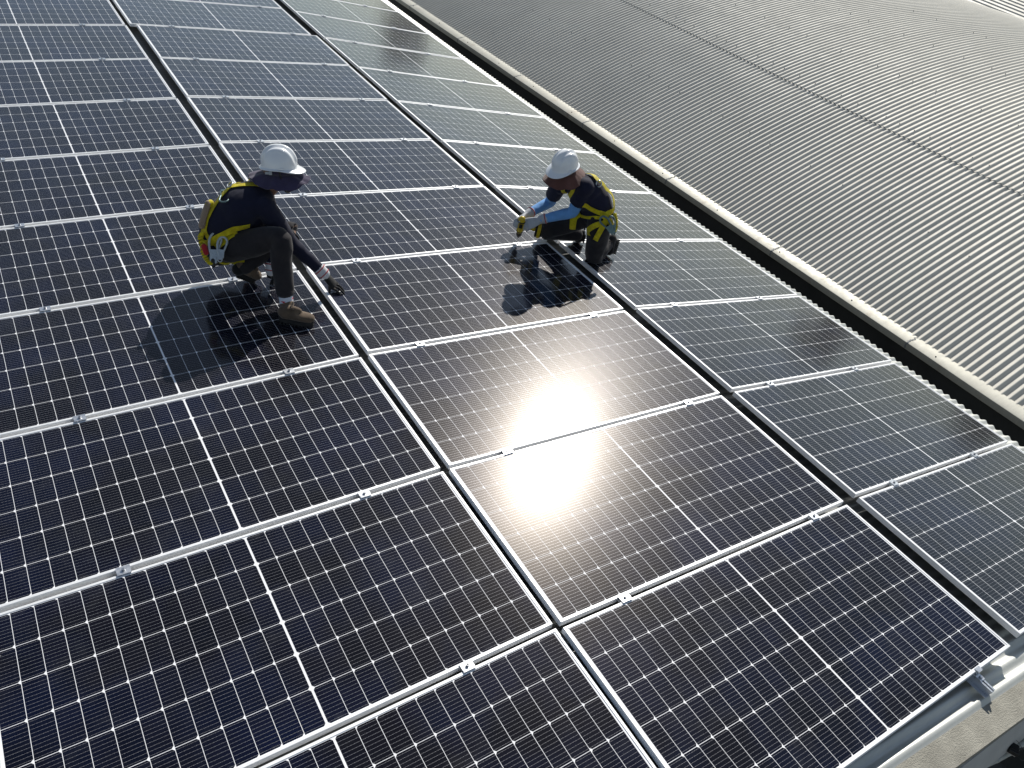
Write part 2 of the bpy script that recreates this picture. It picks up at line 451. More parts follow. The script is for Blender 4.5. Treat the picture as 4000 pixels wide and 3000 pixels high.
# ------------------------------------------------------------------ mid clamps
def clamp_meshes():
    b = MB(); b.box((0, 0, 0.0032), (0.062, 0.048, 0.004))
    b.box((-0.0, -0.0135, -0.010), (0.062, 0.0022, 0.022)); b.box((0, 0.0135, -0.010), (0.062, 0.0022, 0.022))
    b.box((0, 0, -0.0215), (0.062, 0.026, 0.0025))
    pl = b.mesh('clamp_plate'); pl.materials.append(M_clamp)
    b = MB(); b.cyl((0, 0, 0.0058), (0, 0, 0.0150), 0.0075, n=14)
    b.cyl((0, 0, 0.0150), (0, 0, 0.0127), 0.0048, 0.0046, n=8)
    bo = b.mesh('bolt'); bo.materials.append(M_steel)
    return pl, bo
me_cp, me_bo = clamp_meshes()
CU = [(0.2555, 0.790), (0.176, 0.856), (0.200, 0.720)]
for c in range(3):
    rows = sorted(r for cc, r in panels if cc == c)
    for r in rows[:-1]:
        for k, u in enumerate(CU[c]):
            M = panels[(c, r)][1]
            gap = Pm[7] * S - PW
            rn = random.Random(c * 1000 + r * 10 + k)
            T = M @ Matrix.Translation((PL * u + rn.uniform(-0.01, 0.01), PW + gap / 2, 0.0015)) @ Matrix.Rotation(radians(rn.uniform(-1.5, 1.5)), 4, 'Z')
            if not in_view([T.translation], 0): continue
            o = empty('mid_clamp', M=T)
            side = ('left', 'right')[k]
            lab = 'silver clamp joining %s and %s panels of the %s column, %s one of its pair' % (ORD[r], ORD[r + 1], CN[c], side)
            if (c, r, k) == (1, 3, 1): lab = 'sunlit clamp being bolted by the kneeling worker\'s drill'
            if (c, r, k) == (1, 0, 0): lab = 'glaring bright clamp below the sun glint, near the panel corner'
            tag(o, lab, 'clamp', 'aluminium clamps between solar panels')
            link(bpy.data.objects.new('plate', me_cp), o); link(bpy.data.objects.new('bolt', me_bo), o)

# ---- end clamp and short rail at the near edge of the middle column
M0 = panels[(1, 0)][1]
T = M0 @ Matrix.Translation((PL * 0.847, 0, 0))
o = empty('mounting_rail', M=T @ Matrix.Translation((0, 0, -0.035)))
tag(o, 'short aluminium mounting rail sticking out below the nearest middle panel', 'rail')
b = MB()
b.box((0, 0.10, -0.018), (0.036, 0.42, 0.003)); b.box((-0.017, 0.10, -0.0275), (0.003, 0.42, 0.022)); b.box((0.017, 0.10, -0.0275), (0.003, 0.42, 0.022))
b.box((-0.012, 0.10, -0.0015), (0.012, 0.42, 0.003)); b.box((0.012, 0.10, -0.0015), (0.012, 0.42, 0.003))
b.box((-0.0165, 0.10, -0.009), (0.003, 0.42, 0.015)); b.box((0.0165, 0.10, -0.009), (0.003, 0.42, 0.015))
b.box((-0.03, 0.10, -0.037), (0.03, 0.42, 0.003)); b.box((0.03, 0.10, -0.037), (0.03, 0.42, 0.003))
b.build('rail_body', M_clamp, o, sharp=30)
o = empty('end_clamp', M=T)
tag(o, 'silver end clamp holding the bottom edge of the nearest middle panel', 'clamp')
b = MB(); b.box((0, 0.003, 0.0035), (0.040, 0.022, 0.004)); b.box((0, -0.0105, -0.014), (0.040, 0.004, 0.036)); b.box((0, -0.028, -0.031), (0.040, 0.036, 0.004))
b.build('bracket', M_clamp, o, sharp=30)
b = MB(); b.cyl((0, -0.030, -0.029), (0, -0.030, -0.018), 0.0085, n=14); b.build('bolt', M_steel, o)

# ------------------------------------------------------------------ corrugated sheets
def corrugated(name, xs, zf, y0, y1, pitch, amp, mat, parent, nper=8, lift=0.0, ph=0.0, off=None, skew=0.0):
    b = MB(); n = int(round((y1 - y0) / pitch * nper)); m = len(xs)
    vs = []
    for i in range(n + 1):
        y = y0 + (y1 - y0) * i / n
        k = int(y / (pitch * 10)); wob = 0.0
        a = amp * cos(2 * pi * y / pitch + ph)
        for x in xs:
            e = 0.01
            if off: a = amp * cos(2 * pi * y / pitch + ph) + off(x, y)
            sl = (zf(x + e, y) - zf(x - e, y)) / (2 * e); q = sqrt(1 + sl * sl)
            vs.append((x - sl / q * (a + lift), y + skew * (2.1 - x), zf(x, y) + (a + lift) / q))
    fs = [(i * m + j, i * m + j + 1, (i + 1) * m + j + 1, (i + 1) * m + j) for i in range(n) for j in range(m - 1)]
    b.add(vs, fs)
    return b.build(name, mat, parent, sharp=None)

PITCH = 0.0762
ware = empty('warehouse', (0, 0, -8))
tag(ware, 'warehouse with grey corrugated roof carrying the solar panels', 'building')
XE = 5.02; SKEW = 0.035
xs = [-9 + (XE + 9) * i / 46 for i in range(47)]
ph0 = -2 * pi * (-0.137) / PITCH
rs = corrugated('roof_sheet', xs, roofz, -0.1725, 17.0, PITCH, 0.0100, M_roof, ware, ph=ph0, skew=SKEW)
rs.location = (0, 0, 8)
def arcstrip(name, y0, y1, dz0, dz1, mat, parent, x0=-9, x1=XE, zloc=8, extra=None):
    """arched block following the roof curve between y0 and y1"""
    b = MB(); n = 60; vs = []
    for i in range(n + 1):
        x = x0 + (x1 - x0) * i / n
        zt = roofz(x, 0) + dz1; zb = dz0 if dz0 < -3 else roofz(x, 0) + dz0
        sk = SKEW * (2.1 - x)
        vs += [(x, y0 + sk, zb), (x, y0 + sk, zt), (x, y1 + sk, zt), (x, y1 + sk, zb)]
    fs = []
    for i in range(n):
        for k in range(4):
            a = i * 4 + k; c2 = i * 4 + (k + 1) % 4
            fs.append((a, c2, c2 + 4, a + 4))
    fs += [(0, 3, 2, 1), (n * 4, n * 4 + 1, n * 4 + 2, n * 4 + 3)]
    b.add(vs, fs)
    o = b.build(name, mat, parent, sharp=30); o.location = (0, 0, zloc)
    return o
cop = arcstrip('coping', -0.302, -0.166, -0.14, -0.004, M_conc, ware)
b = MB(); vs = []
for i in range(61):
    x = -9 + (XE + 9) * i / 60; sk = SKEW * (2.1 - x) * 0.6; z = roofz(x, 0)
    vs += [(x, -0.21 + sk, z - 0.141), (x, -0.300 + sk, z - 0.141), (x, -0.358 + sk, z - 0.40), (x, -0.352 + sk, z - 0.46), (x, -0.21 + sk, z - 0.46)]
b.add(vs, [(i * 5 + k, i * 5 + (k + 1) % 5, i * 5 + 5 + (k + 1) % 5, i * 5 + 5 + k) for i in range(60) for k in range(5)] + [(4, 3, 2, 1, 0), (300, 301, 302, 303, 304)])
fas = b.build('fascia', M_fasc, ware, sharp=30); fas.location = (0, 0, 8)
gw = arcstrip('gable_wall', -0.20, -0.05, -7.9, -0.465, M_dwall, ware, x1=XE - 0.05)
b = MB(); b.box((XE - 0.12, 8.4, -4.7), (0.12, 16.8, 6.4)); sw = b.build('side_wall', M_dwall, ware, smooth=False); sw.location = (0, 0, 8)

def on_plane(px, py, p0, n):
    d = ray(px, py); return CAM + d * ((Vector(p0) - CAM).dot(n) / d.dot(n))
a0, b0, _ = prof(1)
pB = grid(1, 0, 0); exB = (grid(1, 1, 0) - pB).normalized(); eyB = (grid(1, 0, 1) - pB).normalized(); nB = exB.cross(eyB).normalized()
def low(px, py, off): return on_plane(px, py, pB + nB * off, nB)
pp = catmull([low(3700, 3052, -0.53), low(3831, 2994, -0.53), low(3910, 2957, -0.53), low(4000, 2903, -0.53), low(4090, 2840, -0.53)], 8)
b = MB(); b.tube(pp, 0.017, n=14)
for k in range(4, len(pp) - 2, 5):
    a = Vector(pp[k]); d = (Vector(pp[k + 1]) - a).normalized(); b.cyl(a - d * 0.006, a + d * 0.006, 0.019, n=14)
pipe = b.build('conduit_pipe', M_pipe); tag(pipe, 'pale conduit pipe running below the roof edge in the bottom right corner', 'pipe')
c0 = low(3958, 2926, -0.47)
Mf = Matrix((exB, eyB, nB)).transposed()
fl = empty('floodlight', M=Matrix.Translation(c0) @ Mf.to_4x4() @ Matrix.Rotation(0.5, 4, 'Z'))
tag(fl, 'small black floodlight under the roof edge in the bottom right corner', 'floodlight')
b = MB(); b.box((0, 0, 0), (0.062, 0.052, 0.03)); bevel(b.build('housing', M_black, fl), 0.004)
b = MB(); b.box((0, 0, -0.019), (0.05, 0.042, 0.008)); b.build('lens', M_steel, fl)
b = MB()
for i in range(5): b.box((-0.022 + 0.011 * i, 0, 0.018), (0.003, 0.046, 0.008))
b.build('cooling_fins', M_black, fl, smooth=False)
b = MB(); b.tube([(0.02, -0.02, -0.01), (0.045, -0.05, -0.012), (0.10, -0.10, -0.02)], 0.006, n=8); b.build('arm', M_black, fl)
b = MB(); b.tube(catmull([(-0.03, 0, 0), (-0.06, -0.01, 0.02), (-0.05, -0.05, 0.01), (0.02, -0.055, 0.0), (0.05, -0.01, 0.02), (0.04, 0.03, 0.02)], 6), 0.0012, n=6); b.build('cable', M_black, fl)

# ------------------------------------------------------------------ neighbour building
NX, NZ, NR = 14.0727, -24.6002, 22.7038
nb = empty('neighbouring_warehouse', (7.3, 0, -8))
tag(nb, 'neighbouring warehouse with long curved corrugated roof and pale metal coping', 'building')
def nz(x, y): return NZ + sqrt(max(0.01, NR * NR - (x - NX) ** 2)) 
t0, t1, t2 = -0.2956, -0.1482, 0.30
xlap = NX + NR * sin(t1)
PN = 0.098
def xsr(a, b_, n): return [NX + NR * sin(a + (b_ - a) * i / n) for i in range(n + 1)]
def irr(x, y):
    # some sheets and side laps sit a little differently
    k = math.floor(y / (PN * 10)); r_ = random.Random(k)
    return 0.0022 * sin(k * 1.7) * 0 + 0.0012 * noise.noise(Vector((x * 0.6, y * 0.8, 3)))
lo = corrugated('lower_roof_sheet', xsr(t0 - 0.006, t1 + 0.006, 18), nz, -3.0, 27.0, PN, 0.0150, M_nroof, nb, off=irr)
lo.location = (-7.3, 0, 8)
up = corrugated('upper_roof_sheet', xsr(t1, t2, 44), nz, -3.0, 27.0, PN, 0.0150, M_nroof, nb, lift=0.011, off=irr)
up.location = (-7.3, 0, 8)
# lip under the lap so the sheet edge reads as metal with thickness
b = MB(); vs = []; n = int((27 + 3) / PN * 8)
for i in range(n + 1):
    y = -3 + 30 * i / n; a = 0.0150 * cos(2 * pi * y / PN)
    vs += [(xlap - 0.002, y, nz(xlap, y) + a + 0.0112), (xlap - 0.002, y, nz(xlap, y) + a + 0.0082)]
b.add(vs, [(2 * i, 2 * i + 1, 2 * i + 3, 2 * i + 2) for i in range(n)])
lip = b.build('sheet_edge', M_screw, nb, sharp=None); lip.location = (-7.3, 0, 8)
# coping: flat cap, front flange, back turn-down
xc0, xc1, zc = 7.285, 7.50, -2.868
b = MB()
prof_c = [(xc0 + 0.004, zc - 0.100), (xc0, zc - 0.088), (xc0, zc - 0.004), (xc0 + 0.006, zc), (xc1 - 0.004, zc + 0.004), (xc1, zc - 0.001), (xc1 + 0.002, zc - 0.05)]
ny = 120; vs = []
for i in range(ny + 1):
    y = -3 + 30 * i / ny
    for (x, z) in prof_c:
        wv = 0.0025 * noise.noise(Vector((x * 4, y * 0.9, 1.0)))
        vs.append((x + wv, y, z + wv))
m = len(prof_c)
b.add(vs, [(i * m + j, (i + 1) * m + j, (i + 1) * m + j + 1, i * m + j + 1) for i in range(ny) for j in range(m - 1)])
cp = b.build('coping', M_cap, nb, sharp=35); cp.location = (-7.3, 0, 8)
M_seal = simple('sealant', (0.42, 0.43, 0.42), 0.8, 0, 0.3, 0.2, 50, 0.5, 90)
b = MB()
JY = [1.05 + 2.42 * k for k in range(-1, 10)]
for y in JY:
    rn = random.Random(int(y * 100))
    for j in range(14):
        x = xc0 + 0.01 + (xc1 - xc0 - 0.02) * j / 13
        b.ell((x, y + rn.uniform(-0.012, 0.012), zc + 0.003), (0.012, 0.014, 0.004), nu=8, nv=5)
    for j in range(7):
        b.ell((xc0 - 0.001, y + rn.uniform(-0.012, 0.012), zc - 0.008 - j * 0.012), (0.003, 0.013, 0.010), nu=8, nv=5)
se = b.build('sealant_joint', M_seal, nb); se.location = (-7.3, 0, 8)
b = MB()
for k in range(-1, 16):
    y = 1.75 + 1.35 * k
    b.cyl((xc0 + 0.085, y, zc), (xc0 + 0.085, y, zc + 0.010), 0.011, 0.008, 8)
cs = b.build('coping_screws', M_screw, nb); cs.location = (-7.3, 0, 8)
tag(cs, kind='stuff')
# roofing screws in rows along the purlins
b = MB()
for ti, t in enumerate([t1 + 0.0115, -0.222, -0.075, 0.0, 0.07]):
    rn = random.Random(ti)
    y = -2.0
    while y < 26:
        k = round(y / PN); yy = k * PN
        x = NX + NR * sin(t + rn.uniform(-0.0006, 0.0006)); z = nz(x, 0) + 0.0150 + (0.011 if t > t1 else 0)
        b.cyl((x, yy, z - 0.004), (x, yy, z + 0.010), 0.008, 0.006, 7)
        y += PN * rn.choice([3, 3, 4, 6] if ti == 0 else [3, 5, 6, 7, 9])
sc = b.build('roof_screws', M_screw, nb); sc.location = (-7.3, 0, 8); tag(sc, kind='stuff')
b = MB(); b.box((7.42, 12, -5.45), (0.16, 30, 4.9)); b.box((20.6, 12, -5.6), (0.16, 30, 4.8))
wl = b.build('wall', M_dwall, nb, smooth=False); wl.location = (-7.3, 0, 8)

# ------------------------------------------------------------------ far ribbed roof
far = empty('far_warehouse', (24, 13, -8)); far.rotation_euler = (0, 0, -radians(8.8))
tag(far, 'far shed whose ribbed grey roof shows beyond the curved ridge at top right', 'building')
b = MB(); pf = 0.27; vs = []
xs2 = []
for k in range(-20, 46):
    x = k * pf
    xs2 += [(x, 0), (x + 0.035, 0.032), (x + 0.075, 0.032), (x + 0.11, 0)]
for (x, h) in xs2:
    for y in (-12, 12): vs.append((x, y, 3.72 + h + 0.03 * x))
b.add(vs, [(2 * i, 2 * i + 1, 2 * i + 3, 2 * i + 2) for i in range(len(xs2) - 1)])
b.build('ribbed_roof', M_nroof, far, sharp=20)
b = MB(); b.box((3.5, 0, 1.75), (17, 23.6, 3.2)); b.build('wall', M_dwall, far, smooth=False)

# ------------------------------------------------------------------ trees beyond the sheds, mirrored in the right column
M_leaf = simple('dark_foliage', (0.035, 0.055, 0.022), 0.7, 0, 0.3, 0.35, 1.2)
M_bark = simple('bark', (0.10, 0.075, 0.055), 0.9, 0, 0.2, 0.3, 3, 0.6, 12)
def tree(x, y, top, rad, seed, label):
    rn = random.Random(seed)
    o = empty('tree', (x, y, -8)); tag(o, label, 'tree', None)
    b = MB(); H_ = top + 8
    tk = [(0.3 * noise.noise(V3((seed, i, 0))), 0.3 * noise.noise(V3((seed, i, 9))), H_ * 0.8 * i / 6) for i in range(7)]
    b.tube(tk, [0.28 - 0.035 * i for i in range(7)], n=9)
    cl = []
    for i in range(13):
        a = rn.uniform(0, 2 * pi); q = rn.random() ** 0.6; h = rn.uniform(-0.9, 0.8)
        c = (rad * 0.75 * q * cos(a), rad * 0.75 * q * sin(a), top + 8 - rad + h * rad * 0.8)
        cl.append((c, rad * rn.uniform(0.28, 0.5)))
        b.tube([tk[4], tuple((p + q2) / 2 + 0.2 for p, q2 in zip(tk[4], c)), c], [0.09, 0.06, 0.03], n=6)
    b.build('trunk', M_bark, o)
    b = MB()
    for c, rr in cl:
        for k in range(330):
            d = V3((rn.gauss(0, 1), rn.gauss(0, 1), rn.gauss(0, 1))).normalized() * rr * rn.uniform(0.35, 1.1)
            p = V3(c) + d; u = V3((rn.gauss(0, 1), rn.gauss(0, 1), rn.gauss(0, 0.6))).normalized(); w_ = u.orthogonal().normalized()
            e = rn.uniform(0.10, 0.2)
            b.add([p - u * e, p + w_ * e * 0.45, p + u * e, p - w_ * e * 0.45], [(0, 1, 2, 3)])
    b.build('crown', M_leaf, o, smooth=False)
V3 = Vector
tree(34.8, 62.3, 5.9, 2.9, 3, 'dark leafy tree beyond the sheds, mirrored in the far end of the right panel column')
tree(54.0, 25.5, 6.4, 2.4, 5, 'dark leafy tree beyond the ridge, mirrored in the third right-hand panel')
tree(58.0, 14.4, 5.2, 2.2, 8, 'smaller leafy tree beyond the ridge, mirrored in the nearest right-hand panels')

# ------------------------------------------------------------------ ground
b = MB(); b.add([(-600, -600, -8.0), (900, -600, -8.0), (900, 900, -8.0), (-600, 900, -8.0)], [(0, 1, 2, 3)])
g = b.build('ground', M_ground, smooth=False); tag(g, kind='structure')

# ================================================================== people
def remeshed(mb, voxel, smooth=4, fac=0.5, disp=None):
    me = mb.mesh('tmp'); o = bpy.data.objects.new('tmp', me); COL.objects.link(o)
    m = o.modifiers.new('r', 'REMESH'); m.mode = 'VOXEL'; m.voxel_size = voxel; m.adaptivity = 0
    if smooth:
        m = o.modifiers.new('s', 'SMOOTH'); m.iterations = smooth; m.factor = fac
    dg = bpy.context.evaluated_depsgraph_get()
    out = bpy.data.meshes.new_from_object(o.evaluated_get(dg))
    bpy.data.objects.remove(o)
    if disp:
        ns = [v.normal.copy() for v in out.vertices]
        for v, n in zip(out.vertices, ns):
            v.co = v.co + n * disp(v.co)
        out.update()
    return out
def put(me, name, mat, parent):
    me.materials.clear(); me.materials.append(mat); me.shade_smooth()
    o = bpy.data.objects.new(name, me); link(o, parent)
    if parent is not None: o.matrix_parent_inverse = parent.matrix_world.inverted()
    return o
def putmb(mb, name, mat, parent, sharp=40):
    o = mb.build(name, mat, None, sharp=sharp); o.parent = parent
    o.matrix_parent_inverse = parent.matrix_world.inverted()
    return o
V = Vector
def lerp(a, b, t): return a + (b - a) * t
def folds(amp, joints, sc=22, seed=0):
    """cloth wrinkles: long soft creases, stronger around the joints"""
    J = [(V(j), r) for j, r in joints]
    def f(p):
        k = 0.35
        for j, r in J: k += max(0, 1 - (p - j).length / r)
        q = p * sc + V((seed, seed * 2, seed * 3))
        n1 = noise.noise(V((q.x, q.y, q.z * 0.8)))
        n2 = 1 - abs(noise.noise(q * 0.7 + V((5, 5, 5)))) * 2.2
        return amp * k * (0.6 * n1 + 0.5 * n2 - 0.2)
    return f
def hand_geo(b, W, K, A, tips, thumb, arch, sc=1.0, thumb_root=None, r0=0.0105):
    """palm from wrist W to knuckles K; A from index to little finger; five separate bent fingers"""
    W, K, A, arch = V(W), V(K), V(A).normalized(), V(arch).normalized()
    d = (K - W).normalized()
    A = (A - d * A.dot(d)).normalized()
    b.tube([W - d * 0.01, lerp(W, K, 0.3), lerp(W, K, 0.75), K], [(0.029 * sc, 0.022 * sc), (0.034 * sc, 0.019 * sc), (0.041 * sc, 0.0175 * sc), (0.040 * sc, 0.0145 * sc)], n=16, up=A)
    for i, tp in enumerate(tips):
        off = (-0.030 + 0.020 * i)
        root = K + A * off - d * (0.004 if i in (0, 3) else 0)
        tp = V(tp); L = (tp - root)
        k = (0.020, 0.023, 0.021, 0.016)[i]
        pts = [root - d * 0.012, root, root + L * 0.40 + arch * k, root + L * 0.74 + arch * k * 0.75, tp]
        rr = [r * sc for r in (r0 * 1.02, r0, r0 * 0.93, r0 * 0.85, r0 * 0.72)]
        b.tube(pts, rr, n=10)
    tr = V(thumb_root) if thumb_root is not None else lerp(W, K, 0.35) - A * 0.026
    th = V(thumb)
    b.tube([lerp(W, K, 0.2) - A * 0.012, tr, lerp(tr, th, 0.5) - A * 0.008 + arch * 0.004, th], [r * sc for r in (0.014, 0.0135, 0.0115, 0.0085)], n=10)

def head_geo(b, H, F, U, Lf, neckbase):
    """skull, jaw, nose, brow, lips, ears, neck (H = centre of the skull)"""
    Mh = Matrix((F, Lf, U)).transposed()
    q = lambda f, l, u: H + F * f + Lf * l + U * u
    b.ell(q(-0.012, 0, 0.014), (0.090, 0.070, 0.088), Mh)
    b.ell(q(0.030, 0, -0.045), (0.058, 0.054, 0.062), Mh)
    b.ell(q(0.062, 0, -0.082), (0.026, 0.028, 0.024), Mh)
    for s_ in (-1, 1):
        b.ell(q(0.056, s_ * 0.032, -0.022), (0.026, 0.022, 0.022), Mh)
        b.ell(q(0.078, s_ * 0.030, 0.004), (0.013, 0.014, 0.010), Mh)
        b.ell(q(0.074, s_ * 0.026, 0.022), (0.014, 0.026, 0.009), Mh)
        b.ell(q(-0.005, s_ * 0.076, -0.012), (0.019, 0.007, 0.030), Mh)
        b.ell(q(0.094, s_ * 0.010, -0.030), (0.010, 0.009, 0.008), Mh)
    b.tube([q(0.080, 0, 0.014), q(0.096, 0, -0.012), q(0.106, 0, -0.028)], [0.009, 0.011, 0.013], n=10)
    b.ell(q(0.084, 0, -0.050), (0.012, 0.026, 0.006), Mh); b.ell(q(0.081, 0, -0.062), (0.012, 0.023, 0.007), Mh)
    b.tube([V(neckbase), lerp(V(neckbase), q(-0.02, 0, -0.05), 0.6), q(-0.018, 0, -0.03)], [0.064, 0.057, 0.056], n=16)

def helmet(parent, Hc, F, U, Lf, mat):
    """hard hat: ridged dome with rolled rim and front peak; Hc = centre of the rim plane"""
    A_, B_, HH = 0.118, 0.098, 0.140
    nv, nu = 30, 96
    def pt(phi, az, extra=0.0):
        r = sin(phi) ** 0.86; z = HH * (cos(phi) ** 0.92 if phi < pi / 2 else 0)
        f = A_ * r * cos(az); l = B_ * r * sin(az)
        rid = 0.0
        top = min(1, max(0, (cos(phi) - 0.10) * 4))
        bell = lambda x, w_: exp(-(x / w_) ** 4)
        rid += 0.0075 * bell(l, 0.017) * top
        side = 0.052 + 0.010 * (f / A_) ** 2
        rid += 0.0060 * bell(abs(l) - side, 0.0125) * top
        rid -= 0.002 * bell(abs(l) - 0.033, 0.006) * top
        n = V((f / A_ ** 2, l / B_ ** 2, z / HH ** 2 + 1e-5)).normalized()
        p = V((f, l, z)) + n * (rid + extra)
        return Hc + F * p.x + Lf * p.y + U * p.z
    b = MB(); vs = []; fs = []
    vs.append(pt(0.0001, 0))
    for i in range(1, nv + 1):
        for j in range(nu): vs.append(pt(pi / 2 * i / nv * 0.999, 2 * pi * j / nu))
    for j in range(nu): fs.append((0, 1 + j, 1 + (j + 1) % nu))
    for i in range(nv - 1):
        for j in range(nu):
            a = 1 + i * nu
            fs.append((a + j, a + nu + j, a + nu + (j + 1) % nu, a + (j + 1) % nu))
    # rim and peak rings
    def ringp(k, az):
        c = cos(az); front = max(0, c) ** 1.5
        ext = [0.0, 0.006, 0.012 + 0.040 * front, 0.014 + 0.044 * front, 0.013 + 0.042 * front, 0.004, -0.004][k]
        dz = [0.0, -0.003, -0.005 - 0.012 * front, -0.007 - 0.014 * front, -0.010 - 0.015 * front, -0.011, -0.006][k]
        f = (A_ + ext) * c; l = (B_ + ext * (0.9 if front > 0 else 1)) * sin(az)
        dz += 0.010 * (abs(sin(az)) ** 3) - 0.004
        return Hc + F * f + Lf * l + U * dz
    base = 1 + (nv - 1) * nu
    for k in range(1, 7):
        for j in range(nu): vs.append(ringp(k, 2 * pi * j / nu))
    s0 = 1 + nv * nu
    for j in range(nu): fs.append((base + j, s0 + j, s0 + (j + 1) % nu, base + (j + 1) % nu))
    for k in range(5):
        for j in range(nu): fs.append((s0 + k * nu + j, s0 + (k + 1) * nu + j, s0 + (k + 1) * nu + (j + 1) % nu, s0 + k * nu + (j + 1) % nu))
    # inner shell
    n0 = len(vs)
    for i in range(nv, 0, -5):
        for j in range(nu): vs.append(pt(pi / 2 * i / nv * 0.999, 2 * pi * j / nu, -0.004))
    last = s0 + 5 * nu
    for j in range(nu): fs.append((last + j, n0 + j, n0 + (j + 1) % nu, last + (j + 1) % nu))
    k = 0
    for i in range(nv, 5, -5):
        for j in range(nu): fs.append((n0 + k * nu + j, n0 + (k + 1) * nu + j, n0 + (k + 1) * nu + (j + 1) % nu, n0 + k * nu + (j + 1) % nu))
        k += 1
    b.add(vs, fs)
    h = putmb(b, 'hard_hat', mat, parent, sharp=None)
    # accessory slots at the sides
    b = MB(); Mh = Matrix((F, Lf, U)).transposed()
    for s_ in (-1, 1):
        b = MB(); b.box(Hc + Lf * s_ * (B_ + 0.003) + F * 0.02 + U * 0.012, (0.030, 0.008, 0.012), Mh)
        o = putmb(b, 'slot', mat, parent); o.parent = h; o.matrix_parent_inverse = Matrix()
    return h

def sun_hat(parent, Hc, F, U, Lf, mat, R=0.195, droop=(0.035, 0.095, 0.055), crown=True, seed=0, arc=None):
    """floppy cloth brim under the helmet; droop = front, sides, back"""
    b = MB(); n = 96; m = 14; vs = []; fs = []
    for i in range(m + 1):
        s_ = i / m
        for j in range(n):
            az = 2 * pi * j / n; c = cos(az); sn = sin(az)
            dr = droop[0] * max(0, c) ** 1.5 + droop[2] * max(0, -c) ** 1.5 + droop[1] * abs(sn) ** 1.5
            rad = 0.090 + (R - 0.090) * s_ * (1 - 0.16 * abs(sn) ** 2)
            wv = 0.010 * s_ * noise.noise(V((c * 3.1, sn * 3.1, seed))) * 2 + 0.004 * s_ * noise.noise(V((c * 11, sn * 11, seed + s_ * 3)))
            z = -dr * s_ ** 1.4 + wv
            vs.append(Hc + F * (rad * c) + Lf * (rad * sn * 0.90) + U * (z - 0.012))
    fs = [(i * n + j, (i + 1) * n + j, (i + 1) * n + (j + 1) % n, i * n + (j + 1) % n) for i in range(m) for j in range(n)]
    # crown band up into the helmet
    k0 = len(vs)
    for z in (-0.012, 0.02, 0.06):
        for j in range(n):
            az = 2 * pi * j / n
            vs.append(Hc + F * (0.092 * cos(az)) + Lf * (0.080 * sin(az)) + U * z)
    for i in range(2):
        for j in range(n): fs.append((k0 + i * n + j, k0 + i * n + (j + 1) % n, k0 + (i + 1) * n + (j + 1) % n, k0 + (i + 1) * n + j))
    b.add(vs, fs)
    o = putmb(b, 'sun_hat', mat, parent, sharp=None)
    md = o.modifiers.new('solid', 'SOLIDIFY'); md.thickness = 0.003
    return o

class Surf:
    """clothing surface to lay straps on"""
    def __init__(s, objs):
        vs = []; fs = []
        for o in objs:
            k = len(vs); vs += [v.co.copy() for v in o.data.vertices]
            fs += [tuple(i + k for i in p.vertices) for p in o.data.polygons]
        s.t = BVHTree.FromPolygons(vs, fs)
    def px(s, x, y, last=None):
        d = ray(x, y)
        h = s.t.ray_cast(CAM, d)
        if h[0] is not None: return h[0], h[1]
        t = 5.6 if last is None else (last - CAM).length
        h = s.t.find_nearest(CAM + d * t)
        return h[0], h[1]
    def near(s, p):
        h = s.t.find_nearest(p); return h[0], h[1]
def strap(surf, pts, width, name, mat, parent, off=0.006, th=0.0035, lift=None, k=8):
    """webbing ribbon laid over the clothing through 3-D points"""
    P = [V(p) for p in catmull(pts, k)]; C_ = []; N_ = []
    for i, p in enumerate(P):
        q, n = surf.near(p)
        if (p - q).length > 0.09: q = p
        if n.dot(CAM - q) < 0 and (p - q).length < 0.003: pass
        u = i / (len(P) - 1)
        l = off + (lift * sin(pi * u) if lift else 0)
        C_.append(q + n * l); N_.append(n)
    for _ in range(3):
        C_ = [C_[0]] + [(C_[i - 1] + C_[i] * 2 + C_[i + 1]) / 4 for i in range(1, len(C_) - 1)] + [C_[-1]]
        N_ = [N_[0]] + [(N_[i - 1] + N_[i] * 2 + N_[i + 1]).normalized() for i in range(1, len(N_) - 1)] + [N_[-1]]
    b = MB(); vs = []
    for i, (c, n) in enumerate(zip(C_, N_)):
        t = (C_[min(i + 1, len(C_) - 1)] - C_[max(i - 1, 0)]).normalized()
        sd = n.cross(t).normalized(); nn = t.cross(sd).normalized()
        if nn.dot(n) < 0: nn = -nn
        for a_, e in ((-1, 0), (-1, 1), (0, 1.15), (1, 1), (1, 0)):
            vs.append(c + sd * (a_ * width / 2) + nn * (e * th))
    m = len(C_)
    b.add(vs, [(i * 5 + j, (i + 1) * 5 + j, (i + 1) * 5 + (j + 1) % 5, i * 5 + (j + 1) % 5) for i in range(m - 1) for j in range(5)] + [(4, 3, 2, 1, 0), tuple((m - 1) * 5 + j for j in range(5))])
    return putmb(b, name, mat, parent, sharp=50)

def cloth(name, col, rough=0.85, var=0.25, weave=500, bump=0.25, sheen=0.2, fade=None):
    t = NT(name); co = t.coord()
    f = t.ramp(t.noise(co, 14, 5, 0.6), 0.3, 0.7)
    c = t.mix(f, tuple(x * (1 - var) for x in col), col)
    if fade: c = t.mix(t.ramp(t.noise(co, 7, 6, 0.7), 0.5, 0.8, 0, 0.6), c, fade)
    nm = t.bump(t.m('ADD', t.noise(co, weave, 2), t.m('MULTIPLY', t.noise(co, 60, 4, 0.6), 0.8)), bump, 0.003)
    return t.done(t.bsdf(c, rough, 0, 0.25, nm, Sheen_Weight=sheen, Sheen_Roughness=0.5))
M_skin = simple('skin', (0.20, 0.105, 0.07), 0.55, 0, 0.45, 0.08, 30, 0.15, 200, Subsurface_Weight=0.08)
M_navy = cloth('navy_sweater', (0.010, 0.012, 0.032), sheen=0.08)
M_navy2 = cloth('navy_tshirt', (0.012, 0.013, 0.034), sheen=0.08)
